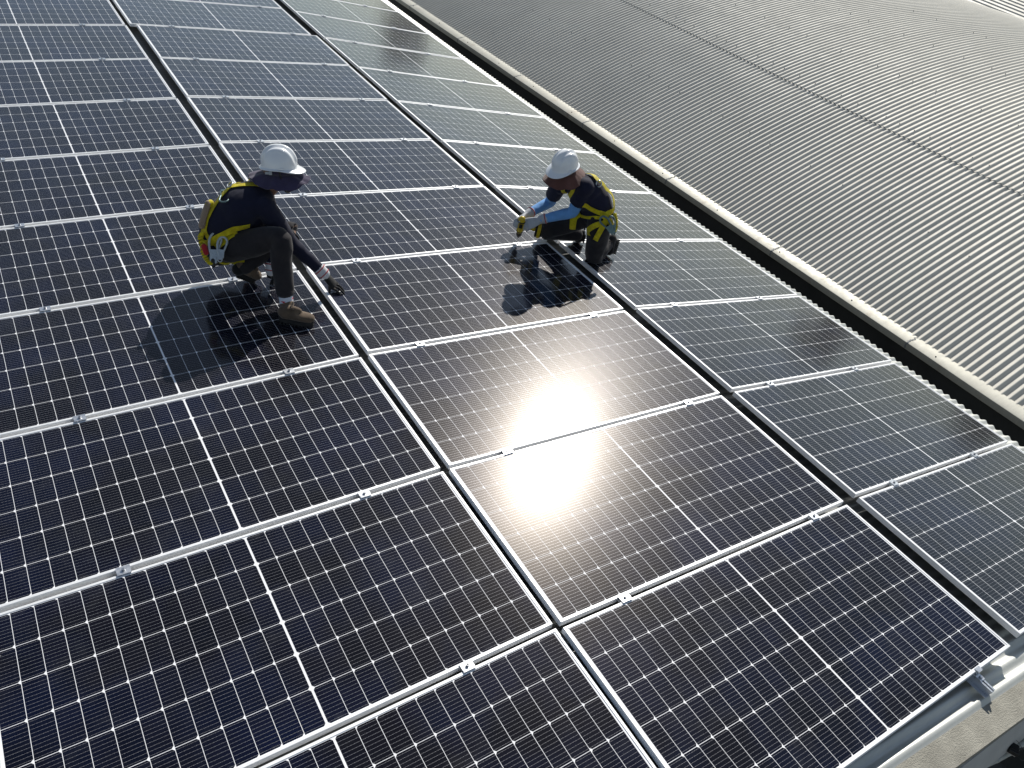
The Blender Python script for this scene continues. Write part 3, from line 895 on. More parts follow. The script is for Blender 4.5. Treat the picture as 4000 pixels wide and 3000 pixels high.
M_char = cloth('charcoal_trousers', (0.021, 0.019, 0.023), sheen=0.12, fade=(0.040, 0.035, 0.034))
M_blue = cloth('light_blue_sleeves', (0.16, 0.38, 0.75), sheen=0.15, var=0.15)
M_hatA = cloth('plum_grey_hat', (0.045, 0.035, 0.085), weave=140, bump=0.6, sheen=0.3)
M_hatB = cloth('brown_hat', (0.13, 0.055, 0.045), weave=140, bump=0.7, sheen=0.3)
M_boot = cloth('brown_suede', (0.15, 0.105, 0.07), var=0.4, weave=120, fade=(0.27, 0.20, 0.13))
M_boot2 = cloth('black_boot', (0.025, 0.022, 0.022), var=0.3)
M_sole = simple('rubber_sole', (0.035, 0.032, 0.03), 0.7, 0, 0.4, 0.2, 30, 0.4, 80)
M_glK = cloth('black_glove', (0.012, 0.012, 0.013), var=0.3)
M_glW = cloth('grey_white_glove', (0.50, 0.52, 0.55), var=0.2, weave=260, bump=0.5)
M_cuffW = cloth('white_cuff', (0.7, 0.7, 0.72), weave=200, bump=0.6)
M_red = cloth('red_hem', (0.45, 0.02, 0.03))
M_hat = simple('white_helmet', (0.86, 0.89, 0.92), 0.28, 0, 0.5, 0.02, 4, Coat_Weight=0.4, Coat_Roughness=0.15)
def web_mat():
    t = NT('yellow_webbing'); co = t.coord()
    c = t.mix(t.ramp(t.noise(co, 25, 5, 0.7), 0.35, 0.7), (0.42, 0.33, 0.005), (0.72, 0.62, 0.01))
    c = t.mix(t.ramp(t.noise(co, 9, 4), 0.6, 0.8, 0, 0.5), c, (0.45, 0.22, 0.02))
    return t.done(t.bsdf(c, 0.7, 0, 0.3, t.bump(t.noise(co, 420, 2), 0.4, 0.003), Sheen_Weight=0.1))
M_web = web_mat()
M_pack = cloth('beige_pack', (0.34, 0.25, 0.18), weave=90, bump=0.6)
M_hook = metal_material('galvanised_hook', (0.55, 0.60, 0.62), 0.32, 0.7, 0.12, nscale=40)
M_hookg = metal_material('green_grey_hook', (0.16, 0.24, 0.24), 0.4, 0.5, 0.15, nscale=40)
M_hair = simple('dark_hair', (0.012, 0.009, 0.008), 0.6, 0, 0.3, 0.3, 90, 0.8, 300)
M_toolY = simple('yellow_tool_shell', (0.62, 0.44, 0.02), 0.35, 0, 0.5, 0.08, 30)
M_badge = simple('grey_tape', (0.45, 0.48, 0.5), 0.6)

# planes for unprojecting landmarks
def plane_of(c, y):
    a = grid(c, 0, y); b_ = grid(c, 1, y); d = grid(c, 0, y + 1)
    n = (b_ - a).cross(d - a).normalized()
    if n.z < 0: n = -n
    return a, n
def landmark(off, sc_, pl):
    p0, n = pl
    def P(cx, cy, h=0.0):
        return on_plane(off[0] + sc_ * cx, off[1] + sc_ * cy, p0 + n * h, n)
    return P
def at_depth(off, sc_):
    def D(cx, cy, t): return CAM + ray(off[0] + sc_ * cx, off[1] + sc_ * cy) * t
    return D

def leg(b, hip, knee, ankle, k=1.0, r=(0.088, 0.078, 0.062, 0.056, 0.040)):
    pts = [hip, lerp(hip, knee, 0.5), knee + (knee - lerp(hip, ankle, 0.5)).normalized() * 0.012, lerp(knee, ankle, 0.4), ankle]
    rr = [r[0] * k, r[1] * k, r[2] * k, r[3] * k, r[4] * k]
    d = catmull([tuple(p) + (q,) for p, q in zip(pts, rr)], 5)
    b.tube([x[:3] for x in d], [x[3] for x in d], n=18)
def arm(b, sh, el, wr, k=1.0, r=(0.056, 0.050, 0.042, 0.040, 0.029), upto=1.0):
    pts = [sh, lerp(sh, el, 0.5), el, lerp(el, wr, 0.4), wr]
    d = catmull([tuple(p) + (q * k,) for p, q in zip(pts, r)], 5)
    d = d[:max(2, int(len(d) * upto))]
    b.tube([x[:3] for x in d], [x[3] for x in d], n=16)
def torso(b, J, k=0.0, fat=1.0):
    ax = (J['L_sh'] - J['R_sh']).normalized()
    pts = [J['pelvis'], J['waist'], lerp(J['waist'], J['chest'], 0.6), J['chest'], lerp(J['chest'], J['neck'], 0.6), J['neck']]
    rr = [(0.155, 0.120), (0.145, 0.112), (0.155, 0.118), (0.168, 0.122), (0.135, 0.098), (0.070, 0.062)]
    d = catmull([tuple(p) + (a * fat + k, c * fat + k) for p, (a, c) in zip(pts, rr)], 5)
    b.tube([x[:3] for x in d], [(x[3], x[4]) for x in d], n=24, up=ax)
    for s_ in ('L_sh', 'R_sh'):
        b.ell(lerp(J[s_], J['chest'], 0.12), (0.066 + k, 0.066 + k, 0.062 + k))
        b.tube([J['neck'] + (J['chest'] - J['neck']) * 0.15, lerp(J['neck'], J[s_], 0.6), J[s_]], [0.058 + k, 0.056 + k, 0.056 + k], n=14)
def boot(parent, ankle, heel, toe, up, mat, shaft=0.07, name='boot'):
    """work boot with moulded sole, welt and laces"""
    ankle, heel, toe = V(ankle), V(heel), V(toe)
    d = (toe - heel).normalized(); up = V(up); up = (up - d * up.dot(d)).normalized(); sd = d.cross(up).normalized()
    L = (toe - heel).length
    Mf = Matrix((d, sd, up)).transposed()
    q = lambda f, s_, u: heel + d * (f * L) + sd * s_ + up * u
    b = MB()
    b.ell(q(0.16, 0, 0.048), (0.052, 0.042, 0.046), Mf)
    b.tube([q(0.16, 0, 0.035), q(0.42, 0.002, 0.042), q(0.68, 0.004, 0.036), q(0.86, 0.0, 0.032)], [(0.040, 0.040), (0.043, 0.042), (0.050, 0.032), (0.046, 0.030)], n=16, up=sd)
    b.ell(q(0.84, 0, 0.030), (0.052, 0.046, 0.032), Mf)
    b.tube([q(0.24, 0, 0.055), lerp(q(0.26, 0, 0.06), ankle, 0.75), ankle + up * shaft * 0.35], [(0.042, 0.050), (0.042, 0.047), (0.046, 0.050)], n=16, up=sd)
    b.ell(q(0.44, 0, 0.076), (0.055, 0.026, 0.028), Mf)
    me = remeshed(b, 0.006, 5, disp=folds(0.002, [(q(0.6, 0, 0.05), 0.06), (ankle, 0.07)], 40))
    o = put(me, name, mat, parent)
    outline = []
    for i in range(40):
        t_ = 2 * pi * i / 40; x = (0.5 + 0.535 * cos(t_)); w_ = 0.040 + 0.012 * max(0, cos(t_ * 1.0)) - 0.005 * exp(-((x - 0.42) / 0.15) ** 2)
        outline.append((x * L, w_ * (abs(sin(t_)) ** 0.8) * (1 if sin(t_) > 0 else -1)))
    b = MB()
    T = lambda p: heel + d * p.x + sd * p.y + up * p.z
    b.prism(outline, -0.020, 0.010, T)
    b.prism([(x * 1.012 - 0.001, y * 1.08) for x, y in outline], 0.004, 0.012, T)
    for i in range(9):
        for s_ in (-1, 1):
            b.box(T(V((L * (0.06 + 0.11 * i), s_ * 0.036, -0.022))), (0.014, 0.022, 0.010), Mf)
    s2 = putmb(b, 'sole', M_sole, parent); s2.parent = o; s2.matrix_parent_inverse = Matrix()
    b = MB()
    for i in range(4):
        c = q(0.40 + 0.085 * i, 0, 0.098 - 0.011 * i)
        b.tube([c + sd * 0.022 - up * 0.006, c + up * 0.004, c - sd * 0.022 - up * 0.006], 0.0028, n=6)
        b.tube([c + sd * 0.022 - up * 0.006 + d * 0.012, c + up * 0.005, c - sd * 0.022 - up * 0.006 - d * 0.01], 0.0026, n=6)
    c = q(0.36, 0, 0.112)
    b.tube(catmull([c, c + sd * 0.03 + up * 0.01, c + sd * 0.04 - up * 0.01, c], 4), 0.0025, n=6)
    b.tube(catmull([c, c - sd * 0.03 + up * 0.01, c - sd * 0.04 - up * 0.012, c], 4), 0.0025, n=6)
    l = putmb(b, 'laces', M_hair, parent); l.parent = o; l.matrix_parent_inverse = Matrix()
    return o

# ------------------------------------------------------------------ worker one: squatting
plA = plane_of(0, 3.7); OFF1, SC1 = (700, 500), 0.5123
P1 = landmark(OFF1, SC1, plA); D1 = at_depth(OFF1, SC1)
J = {k: V(v) for k, v in {
    'R_ankle': (-0.262, 4.075, 0.150), 'R_knee': (-0.192, 4.235, 0.548), 'R_hip': (-0.470, 4.545, 0.400), 'L_hip': (-0.464, 4.735, 0.345),
    'L_knee': (-0.005, 4.592, 0.345), 'L_ankle': (-0.425, 4.53, 0.215), 'pelvis': (-0.503, 4.654, 0.395), 'waist': (-0.465, 4.622, 0.545),
    'chest': (-0.312, 4.570, 0.665), 'neck': (-0.145, 4.590, 0.725), 'R_sh': (-0.190, 4.430, 0.690), 'L_sh': (-0.120, 4.760, 0.665),
    'R_el': (-0.084, 4.408, 0.404), 'R_wr': (0.075, 4.268, 0.175), 'L_el': (-0.116, 4.60, 0.378), 'L_wr': (-0.222, 4.488, 0.175)}.items()}
upA = plA[1]
root1 = empty('person', (-0.30, 4.25, 0.05))
tag(root1, 'squatting worker in navy long-sleeve top and white helmet, hand on the panel edge', 'person')
bpy.context.view_layer.update()
dv = ray(OFF1[0] + SC1 * 770, OFF1[1] + SC1 * 240); rv_ = dv.cross(V((0, 0, 1))).normalized(); uv_ = rv_.cross(dv)
U1 = (0.13 * rv_ + 0.93 * uv_ + 0.30 * (-dv)).normalized()
F1 = (0.95 * rv_ - 0.13 * uv_ + 0.10 * (-dv)); F1 = (F1 - U1 * F1.dot(U1)).normalized(); L1 = U1.cross(F1)
Hm1 = D1(762, 289, 5.70)          # rim plane centre of the helmet
H1 = Hm1 - U1 * 0.062 - F1 * 0.005
# body: one continuous figure
Rk = P1(1185, 1205, 0.060); Lk = P1(712, 1135, 0.075)
hx = rv_
rt = [P1(1225, 1240, 0.012) + V((0, 0, 0.004)), P1(1262, 1258, 0.010), P1(1266, 1280, 0.010), P1(1240, 1292, 0.008)]
rth = P1(1146, 1272, 0.012)
RA = (P1(1160, 1240, 0.05) - P1(1205, 1190, 0.06))
lt_ = [P1(735, 1165, 0.008), P1(728, 1185, 0.008), P1(712, 1195, 0.008), P1(695, 1190, 0.008)]
lth = P1(745, 1150, 0.012)
def body_one(b, k=1.0):
    torso(b, J, 0.0 if k == 1 else -0.01)
    for s_ in ('R', 'L'):
        leg(b, J[s_ + '_hip'], J[s_ + '_knee'], J[s_ + '_ankle'], k); arm(b, J[s_ + '_sh'], J[s_ + '_el'], J[s_ + '_wr'], k)
b = MB(); body_one(b, 0.9); head_geo(b, H1, F1, U1, L1, J['neck'] - U1 * 0.02)
hand_geo(b, J['R_wr'], Rk, RA, rt, rth, upA, 0.78)
hand_geo(b, J['L_wr'], Lk, rv_, lt_, lth, upA, 0.78)
b.tube([J['R_ankle'], P1(800, 1425, 0.045), P1(960, 1450, 0.04)], [0.034, 0.034, 0.026], n=12)
b.tube([J['L_ankle'], P1(520, 1100, 0.05), P1(565, 1140, 0.03)], [0.034, 0.032, 0.022], n=12)
put(remeshed(b, 0.0065, 3), 'body', M_skin, root1)
# trousers
b = MB()
for s_ in ('R', 'L'):
    leg(b, J[s_ + '_hip'], J[s_ + '_knee'], J[s_ + '_ankle'] + (J[s_ + '_knee'] - J[s_ + '_ankle']).normalized() * (0.085 if s_ == 'R' else 0.03), 1.0, (0.112, 0.098, 0.072, 0.072, 0.062))
b.tube([J['pelvis'] - (J['waist'] - J['pelvis']) * 0.35, J['pelvis'], lerp(J['pelvis'], J['waist'], 0.55)], [(0.150, 0.125), (0.168, 0.138), (0.158, 0.124)], n=22, up=(J['L_hip'] - J['R_hip']))
tr = put(remeshed(b, 0.008, 6, disp=folds(0.0085, [(J['R_knee'], 0.16), (J['L_knee'], 0.16), (J['R_hip'], 0.2), (J['R_ankle'], 0.16), (J['L_ankle'], 0.14)], 17)), 'trousers', M_char, root1)
b = MB(); a_ = J['R_ankle'] + (J['R_knee'] - J['R_ankle']).normalized() * 0.072
b.tube([a_ - V((0, 0, 0.012)), a_, a_ + V((0.002, 0.004, 0.014))], [0.054, 0.063, 0.060], n=20, caps=False); putmb(b, 'trouser_hem', M_char, root1)
# sweater
b = MB(); torso(b, J, 0.014)
for s_ in ('R', 'L'): arm(b, J[s_ + '_sh'], J[s_ + '_el'], J[s_ + '_wr'], 1.0, (0.076, 0.068, 0.058, 0.050, 0.040))
b.ell(lerp(J['waist'], J['chest'], 0.3) + V((0.09, -0.05, -0.03)), (0.11, 0.11, 0.12)); b.ell(lerp(J['waist'], J['chest'], 0.8) + V((0.08, -0.03, -0.05)), (0.10, 0.12, 0.10))
sw1 = put(remeshed(b, 0.008, 6, disp=folds(0.0055, [(J['R_el'], 0.16), (J['waist'], 0.2), (J['R_sh'], 0.15), (lerp(J['R_el'], J['R_wr'], .5), .12)], 19, 3)), 'sweater', M_navy, root1)
b = MB(); cbase = J['neck'] + (H1 - J['neck']).normalized() * 0.005
b.tube([J['neck'] - U1 * 0.01, cbase + U1 * 0.03], [0.068, 0.062], n=24, caps=False); cl_ = putmb(b, 'collar', M_navy, root1)
md = cl_.modifiers.new('s', 'SOLIDIFY'); md.thickness = 0.004
# gloves
b = MB(); hand_geo(b, J['R_wr'] + (Rk - J['R_wr']).normalized() * 0.015, Rk, RA, rt, rth, upA, 1.0)
g1 = put(remeshed(b, 0.0035, 2, disp=folds(0.0012, [(Rk, 0.08)], 60)), 'glove', M_glK, root1)
b = MB(); hand_geo(b, J['L_wr'], Lk, rv_, lt_, lth, upA, 1.0)
g2 = put(remeshed(b, 0.0035, 2), 'glove', M_glK, root1)
for wr, el, par in ((J['R_wr'], J['R_el'], g1), (J['L_wr'], J['L_el'], g2)):
    d = (el - wr).normalized(); b = MB()
    b.tube([wr - d * 0.022, wr, wr + d * 0.022], [0.040, 0.042, 0.045], n=22)
    c = put(remeshed(b, 0.005, 1, disp=lambda p: 0.0012 * sin(p.x * 900)), 'cuff', M_cuffW, root1); c.parent = par; c.matrix_parent_inverse = Matrix()
    b = MB()
    for t_ in (-0.021, 0.023):
        ring = []
        u0 = d.orthogonal().normalized(); w0 = d.cross(u0)
        for i in range(25): ring.append(wr + d * t_ + (u0 * cos(2 * pi * i / 24) + w0 * sin(2 * pi * i / 24)) * (0.0415 if t_ < 0 else 0.0465))
        b.tube(ring, 0.0035, n=6, caps=False)
    rr_ = putmb(b, 'red_hem', M_red, root1); rr_.parent = par; rr_.matrix_parent_inverse = Matrix()
# boots and sock
kneedir = (J['R_knee'] - J['R_ankle']).normalized()
boot(root1, J['R_ankle'] - kneedir * 0.035, P1(768, 1442, 0.022), P1(1018, 1482, 0.020), upA, M_boot)
Lh = P1(440, 1085, 0.13); Lt = P1(585, 1142, 0.030)
boot(root1, J['L_ankle'], Lh, Lt, (J['L_ankle'] - Lh), M_boot)
t = NT('sock_knit'); co = t.coord(); sp = t.n('ShaderNodeSeparateXYZ'); t.con(co, sp.inputs[0])
wv = t.m('ABSOLUTE', t.m('SUBTRACT', t.m('FRACT', t.m('ADD', t.m('MULTIPLY', sp.outputs[0], 14.0), t.m('MULTIPLY', t.m('PINGPONG', sp.outputs[2], 0.02), 30.0))), 0.5))
inz = t.m('MULTIPLY', t.m('GREATER_THAN', sp.outputs[2], 0.150), t.m('LESS_THAN', sp.outputs[2], 0.185))
M_sock = t.done(t.bsdf(t.mix(t.m('MULTIPLY', t.m('LESS_THAN', wv, 0.13), inz), (0.62, 0.66, 0.74), (0.55, 0.03, 0.05)), 0.9, 0, 0.2, t.bump(t.noise(co, 300, 2), 0.5, 0.003)))
b = MB(); b.tube([J['R_ankle'] - kneedir * 0.03, J['R_ankle'] + kneedir * 0.09], [0.046, 0.048], n=22); putmb(b, 'sock', M_sock, root1)
b = MB(); kd = (J['L_knee'] - J['L_ankle']).normalized(); b.tube([J['L_ankle'] - kd * 0.02, J['L_ankle'] + kd * 0.06], [0.045, 0.047], n=22); putmb(b, 'sock', M_glK, root1)
# headgear
helmet(root1, Hm1, F1, U1, L1, M_hat)
sun_hat(root1, Hm1 - U1 * 0.030, F1, U1, L1, M_hatA, 0.205, (0.028, 0.070, 0.022), seed=2)
b = MB()
b.tube(catmull([Hm1 - L1 * 0.105 + F1 * 0.01 - U1 * 0.004, Hm1 - L1 * 0.100 + F1 * 0.018 - U1 * 0.05, H1 - L1 * 0.070 + F1 * 0.045 - U1 * 0.085, H1 + F1 * 0.068 - U1 * 0.112, H1 + L1 * 0.070 + F1 * 0.045 - U1 * 0.085, Hm1 + L1 * 0.100 + F1 * 0.02 - U1 * 0.01], 6), (0.006), n=8)
putmb(b, 'chin_strap', M_black, root1)
b = MB(); Mh1 = Matrix((F1, L1, U1)).transposed()
b.box(Hm1 - L1 * 0.097 - F1 * 0.060 - U1 * 0.022, (0.045, 0.004, 0.016), Mh1); b.box(Hm1 - L1 * 0.102 - F1 * 0.048 - U1 * 0.020, (0.018, 0.006, 0.022), Mh1)
putmb(b, 'helmet_band', M_badge, root1)
b = MB(); b.ell(H1 + F1 * 0.060 - U1 * 0.088, (0.034, 0.036, 0.026), Mh1); b.ell(H1 - F1 * 0.055 - U1 * 0.02, (0.052, 0.066, 0.06), Mh1)
put(remeshed(b, 0.006, 2, disp=lambda p: 0.002 * noise.noise(p * 150)), 'hair', M_hair, root1)
# harness
sf1 = Surf([tr, sw1])
def pts1(lst):
    out = []; last = None
    for x, y in lst:
        q_, n_ = sf1.px(OFF1[0] + SC1 * x, OFF1[1] + SC1 * y, last); out.append(q_); last = q_
    return out
har = empty('harness', root1.location); har.parent = root1; har.matrix_parent_inverse = root1.matrix_world.inverted(); bpy.context.view_layer.update()
for lst, w_ in [([(680, 455), (600, 437), (510, 437), (405, 452)], 0.040), ([(590, 372), (500, 400), (400, 448)], 0.040),
                ([(402, 450), (345, 500), (285, 580), (240, 650), (212, 720), (205, 790), (240, 850)], 0.038),
                ([(535, 738), (450, 758), (360, 795), (290, 835), (235, 870)], 0.046), ([(440, 790), (385, 835), (330, 880), (280, 905)], 0.042),
                ([(175, 865), (210, 875), (260, 870)], 0.042), ([(310, 1018), (360, 1030), (430, 1032), (500, 1018)], 0.020),
                ([(200, 760), (185, 800), (178, 850)], 0.036)]:
    strap(sf1, pts1(lst), w_, 'strap', M_web, har)
# D ring and hook between the shoulders, shock pack, coiled lanyard
q0, n0 = sf1.px(OFF1[0] + SC1 * 400, OFF1[1] + SC1 * 452)
Ld = (J['L_sh'] - J['R_sh']).normalized(); up0 = (J['neck'] - J['waist']).normalized()
b = MB(); ring = [q0 + n0 * 0.022 + Ld * (0.030 * cos(a)) + up0 * (0.022 * sin(a)) for a in [2 * pi * i / 20 for i in range(21)]]
b.tube(ring, 0.0045, n=8, caps=False); putmb(b, 'ring', M_hook, har)
def hook(parent, a, c, side, mat, scale=1.0, name='snap_hook'):
    """snap hook from eye a to nose c: bent bar, gate, body plate, rivets"""
    a, c = V(a), V(c); d = (c - a); L = d.length; d.normalize(); side = V(side); side = (side - d * side.dot(d)).normalized(); nn = d.cross(side)
    q = lambda f, s_: a + d * (L * f) + side * (s_ * L)
    b = MB()
    b.tube(catmull([q(0.10, 0.03), q(0.30, 0.12), q(0.55, 0.16), q(0.80, 0.14), q(0.98, 0.02), q(0.97, -0.16), q(0.82, -0.26), q(0.66, -0.24)], 5), [0.0085 * scale] * 36, n=8)
    b.tube([q(0.66, -0.24), q(0.42, -0.17), q(0.22, -0.10)], 0.0075 * scale, n=8)
    Mx = Matrix((d, side, nn)).transposed()
    b.box(q(0.20, -0.02), (L * 0.40, L * 0.30, 0.014 * scale), Mx)
    b.box(q(0.0, 0.0), (L * 0.18, L * 0.24, 0.018 * scale), Mx)
    b.cyl(q(0.10, -0.06) - nn * 0.011, q(0.10, -0.06) + nn * 0.011, 0.0085 * scale, n=12)
    b.cyl(q(0.24, 0.04) - nn * 0.010, q(0.24, 0.04) + nn * 0.010, 0.0065 * scale, n=12)
    ring = [a - d * 0.014 + (d * cos(2 * pi * i / 14) + side * sin(2 * pi * i / 14)) * 0.013 * scale for i in range(15)]
    b.tube(ring, 0.0045 * scale, n=7, caps=False)
    o = bevel(putmb(b, name, mat, parent, sharp=35), 0.0008, 1)
    return o
off_ = lambda x, y, e: (lambda q: q[0] + (CAM - q[0]).normalized() * e)(sf1.px(OFF1[0] + SC1 * x, OFF1[1] + SC1 * y))
hook(har, off_(340, 480, 0.02), off_(290, 525, 0.02), rv_, M_hookg, 0.7)
base1 = off_(262, 870, 0.03)
dd = (base1 - CAM).length
hook(har, D1(262, 1010, dd - 0.01), D1(265, 800, dd), -rv_, M_hook, 1.0)
hook(har, D1(312, 990, dd - 0.03), D1(325, 830, dd - 0.02), rv_ * -1, M_hook, 1.0)
b = MB(); b.tube([D1(258, 1010, dd - 0.01), D1(262, 1050, dd - 0.01)], [0.016, 0.014], n=12); putmb(b, 'rubber_end', M_black, har)
pk = [D1(222, 575, dd + 0.02), D1(198, 650, dd + 0.02), D1(172, 745, dd + 0.02)]
b = MB(); b.tube(pk, [(0.022, 0.030), (0.024, 0.034), (0.022, 0.030)], n=14, up=rv_)
for e in (-0.012, 0.0, 0.012): b.tube([p + rv_ * 0.004 + (-dv) * 0.028 + rv_ * e for p in pk], 0.004, n=6)
put(remeshed(b, 0.004, 1), 'shock_pack', M_pack, har)
b = MB(); b.tube([D1(238, 570, dd + 0.02), D1(220, 585, dd + 0.01)], 0.022, n=10); putmb(b, 'pack_loop', M_web, har)
b = MB(); cpts = []
path = catmull([D1(178, 800, dd + 0.03), D1(160, 830, dd + 0.03), D1(175, 900, dd + 0.03), D1(188, 960, dd + 0.02), D1(215, 1010, dd), D1(250, 1040, dd - 0.01)], 14)
for i, c in enumerate(path):
    c = V(c); a = i * 1.25
    cpts.append(c + rv_ * (0.014 * cos(a)) - dv * (0.014 * sin(a)))
b.tube(cpts, 0.0075, n=7); putmb(b, 'coiled_lanyard', M_web, har)
b = MB(); b.tube([D1(190, 905, dd + 0.01), D1(205, 950, dd)], [0.020, 0.018], n=10); putmb(b, 'red_label', M_red, har)

# ------------------------------------------------------------------ worker two: kneeling with the drill
plC = plane_of(2, 3.85); OFF2, SC2 = (1900, 550), 0.3617
P2 = landmark(OFF2, SC2, plC); D2 = at_depth(OFF2, SC2)
K = {k: V(v) for k, v in {
    'L_knee': (2.570, 4.255, -0.475), 'L_hip': (2.551, 4.216, -0.092), 'R_hip': (2.545, 4.395, -0.125), 'R_knee': (2.290, 4.635, -0.345),
    'pelvis': (2.592, 4.323, -0.100), 'waist': (2.560, 4.325, 0.020), 'chest': (2.485, 4.385, 0.125), 'neck': (2.400, 4.455, 0.200),
    'L_sh': (2.415, 4.287, 0.225), 'R_sh': (2.365, 4.605, 0.110), 'L_el': (2.364, 4.382, -0.044), 'L_wr': (2.138, 4.519, -0.125),
    'R_el': (2.387, 4.755, -0.140), 'R_wr': (2.111, 4.684, -0.150)}.items()}
upC = plC[1]
K['L_ankle'] = P2(1345, 1075, 0.12); K['R_ankle'] = P2(1000, 1015, 0.12)
root2 = empty('person', (2.5, 4.3, -0.5))
tag(root2, 'kneeling worker in navy T-shirt with light blue arm sleeves, using a drill', 'person')
bpy.context.view_layer.update()
dv2 = ray(OFF2[0] + SC2 * 830, OFF2[1] + SC2 * 250); r2 = dv2.cross(V((0, 0, 1))).normalized(); u2 = r2.cross(dv2)
F2 = (-0.74 * r2 - 0.40 * u2 + 0.50 * (-dv2)).normalized()
U2 = (-0.06 * r2 + 0.80 * u2 + 0.56 * (-dv2)); U2 = (U2 - F2 * U2.dot(F2)).normalized(); L2 = U2.cross(F2)
Hm2 = D2(848, 272, 6.74)
H2 = Hm2 - U2 * 0.055 - F2 * 0.004
# drill geometry
tip = V((1.9957, 4.6611, -0.378)); dtop = D2(388, 842, (V((1.9875, 4.583, -0.107)) - CAM).length)
ax = (dtop - tip).normalized()
q_ = lambda f: tip + ax * f
LD = (dtop - tip).length
hd = (D2(560, 945, (q_(LD * 0.62) - CAM).length - 0.02) - q_(LD * 0.70)); hd = (hd - ax * hd.dot(ax) * 0.8).normalized()
grip0 = q_(LD * 0.74); grip1 = grip0 + hd * 0.125 - ax * 0.02
Lkn = D2(462, 905, (lerp(grip0, grip1, 0.35) - CAM).length - 0.045)
lt2 = [lerp(grip0, grip1, f) - ax * (0.050 + 0.006 * (i % 2)) - (CAM - grip0).normalized() * 0.004 for i, f in enumerate((-0.06, 0.12, 0.30, 0.47))]
lth2 = lerp(grip0, grip1, -0.15) + ax * 0.030 + (CAM - grip0).normalized() * 0.030
LA = (grip1 - grip0)
rb = q_(LD * 0.80)
Rkn = rb - r2 * 0.052 + ax * 0.012 - dv2 * 0.0
tr_ = (CAM - rb).normalized()
rt2 = [rb - r2 * 0.030 + tr_ * 0.028 - ax * (0.020 * i - 0.005) for i in range(4)]
rth2 = rb + ax * 0.045 + tr_ * 0.012
def body_two(b, k=1.0):
    torso(b, K, 0.0 if k == 1 else -0.01)
    for s_ in ('R', 'L'):
        leg(b, K[s_ + '_hip'], K[s_ + '_knee'], K[s_ + '_ankle'], k); arm(b, K[s_ + '_sh'], K[s_ + '_el'], K[s_ + '_wr'], k)
b = MB(); body_two(b, 0.9); head_geo(b, H2, F2, U2, L2, K['neck'] - U2 * 0.02)
hand_geo(b, K['L_wr'], Lkn, LA, lt2, lth2, tr_, 0.78)
hand_geo(b, K['R_wr'], Rkn, -ax, rt2, rth2, -r2, 0.78)
for s_, tx in (('L', P2(1330, 1200, 0.035)), ('R', P2(1012, 1058, 0.03))):
    b.tube([K[s_ + '_ankle'], lerp(K[s_ + '_ankle'], tx, 0.5), tx], [0.034, 0.030, 0.024], n=12)
put(remeshed(b, 0.0065, 3), 'body', M_skin, root2)
b = MB()
for s_ in ('R', 'L'):
    leg(b, K[s_ + '_hip'], K[s_ + '_knee'], lerp(K[s_ + '_ankle'], K[s_ + '_knee'], 0.08), 1.0, (0.110, 0.100, 0.078, 0.072, 0.060))
b.tube([K['pelvis'] - (K['waist'] - K['pelvis']) * 0.35, K['pelvis'], lerp(K['pelvis'], K['waist'], 0.5)], [(0.150, 0.125), (0.165, 0.138), (0.155, 0.122)], n=22, up=(K['L_hip'] - K['R_hip']))
tr2 = put(remeshed(b, 0.008, 6, disp=folds(0.0085, [(K['L_knee'], 0.18), (K['R_knee'], 0.16), (K['L_hip'], 0.2), (K['L_ankle'], 0.16)], 17, 9)), 'trousers', M_char, root2)
# T-shirt with short sleeves
b = MB(); torso(b, K, 0.014)
for s_ in ('R', 'L'):
    e = lerp(K[s_ + '_sh'], K[s_ + '_el'], 0.62)
    b.tube([K[s_ + '_sh'], lerp(K[s_ + '_sh'], e, 0.5), e], [0.074, 0.074, 0.072], n=18, caps=False)
    b.tube([K[s_ + '_sh'], lerp(K[s_ + '_sh'], e, 0.5), e - (e - K[s_ + '_sh']).normalized() * 0.03], [0.070, 0.070, 0.060], n=18)
ts = put(remeshed(b, 0.008, 5, disp=folds(0.007, [(K['waist'], 0.2), (K['L_sh'], 0.16), (K['chest'], 0.2), (lerp(K['L_sh'], K['L_el'], .6), .1)], 17, 5)), 't_shirt', M_navy2, root2)
sl = []
for s_ in ('R', 'L'):
    b = MB(); a0_ = lerp(K[s_ + '_sh'], K[s_ + '_el'], 0.45)
    arm(b, a0_, K[s_ + '_el'], K[s_ + '_wr'], 1.0, (0.056, 0.053, 0.050, 0.046, 0.036))
    sl.append(put(remeshed(b, 0.006, 4, disp=folds(0.0048, [(K[s_ + '_el'], 0.16), (K[s_ + '_wr'], 0.12)], 30, 2)), 'arm_sleeve', M_blue, root2))
for wr, el, kn, A_, tps, th_, arc_ in ((K['L_wr'], K['L_el'], Lkn, LA, lt2, lth2, tr_), (K['R_wr'], K['R_el'], Rkn, -ax, rt2, rth2, -r2)):
    b = MB(); hand_geo(b, wr, kn, A_, tps, th_, arc_, 1.06)
    d = (el - wr).normalized(); b.tube([wr - d * 0.02, wr + d * 0.025, wr + d * 0.035], [0.034, 0.042, 0.044], n=18)
    g = put(remeshed(b, 0.0036, 2, disp=folds(0.0014, [(kn, 0.08)], 55)), 'glove', M_glW, root2)
    b = MB(); u0 = d.orthogonal().normalized(); w0 = d.cross(u0)
    b.tube([wr + d * 0.038 + (u0 * cos(2 * pi * i / 24) + w0 * sin(2 * pi * i / 24)) * 0.045 for i in range(25)], 0.0038, n=6, caps=False)
    rr_ = putmb(b, 'red_hem', M_red, root2); rr_.parent = g; rr_.matrix_parent_inverse = Matrix()
for s_, hl, tx in (('L', P2(1388, 1050, 0.16), P2(1335, 1212, 0.030)), ('R', P2(1040, 985, 0.15), P2(1018, 1062, 0.028))):
    boot(root2, K[s_ + '_ankle'], hl, tx, (K[s_ + '_knee'] - hl), M_boot2)
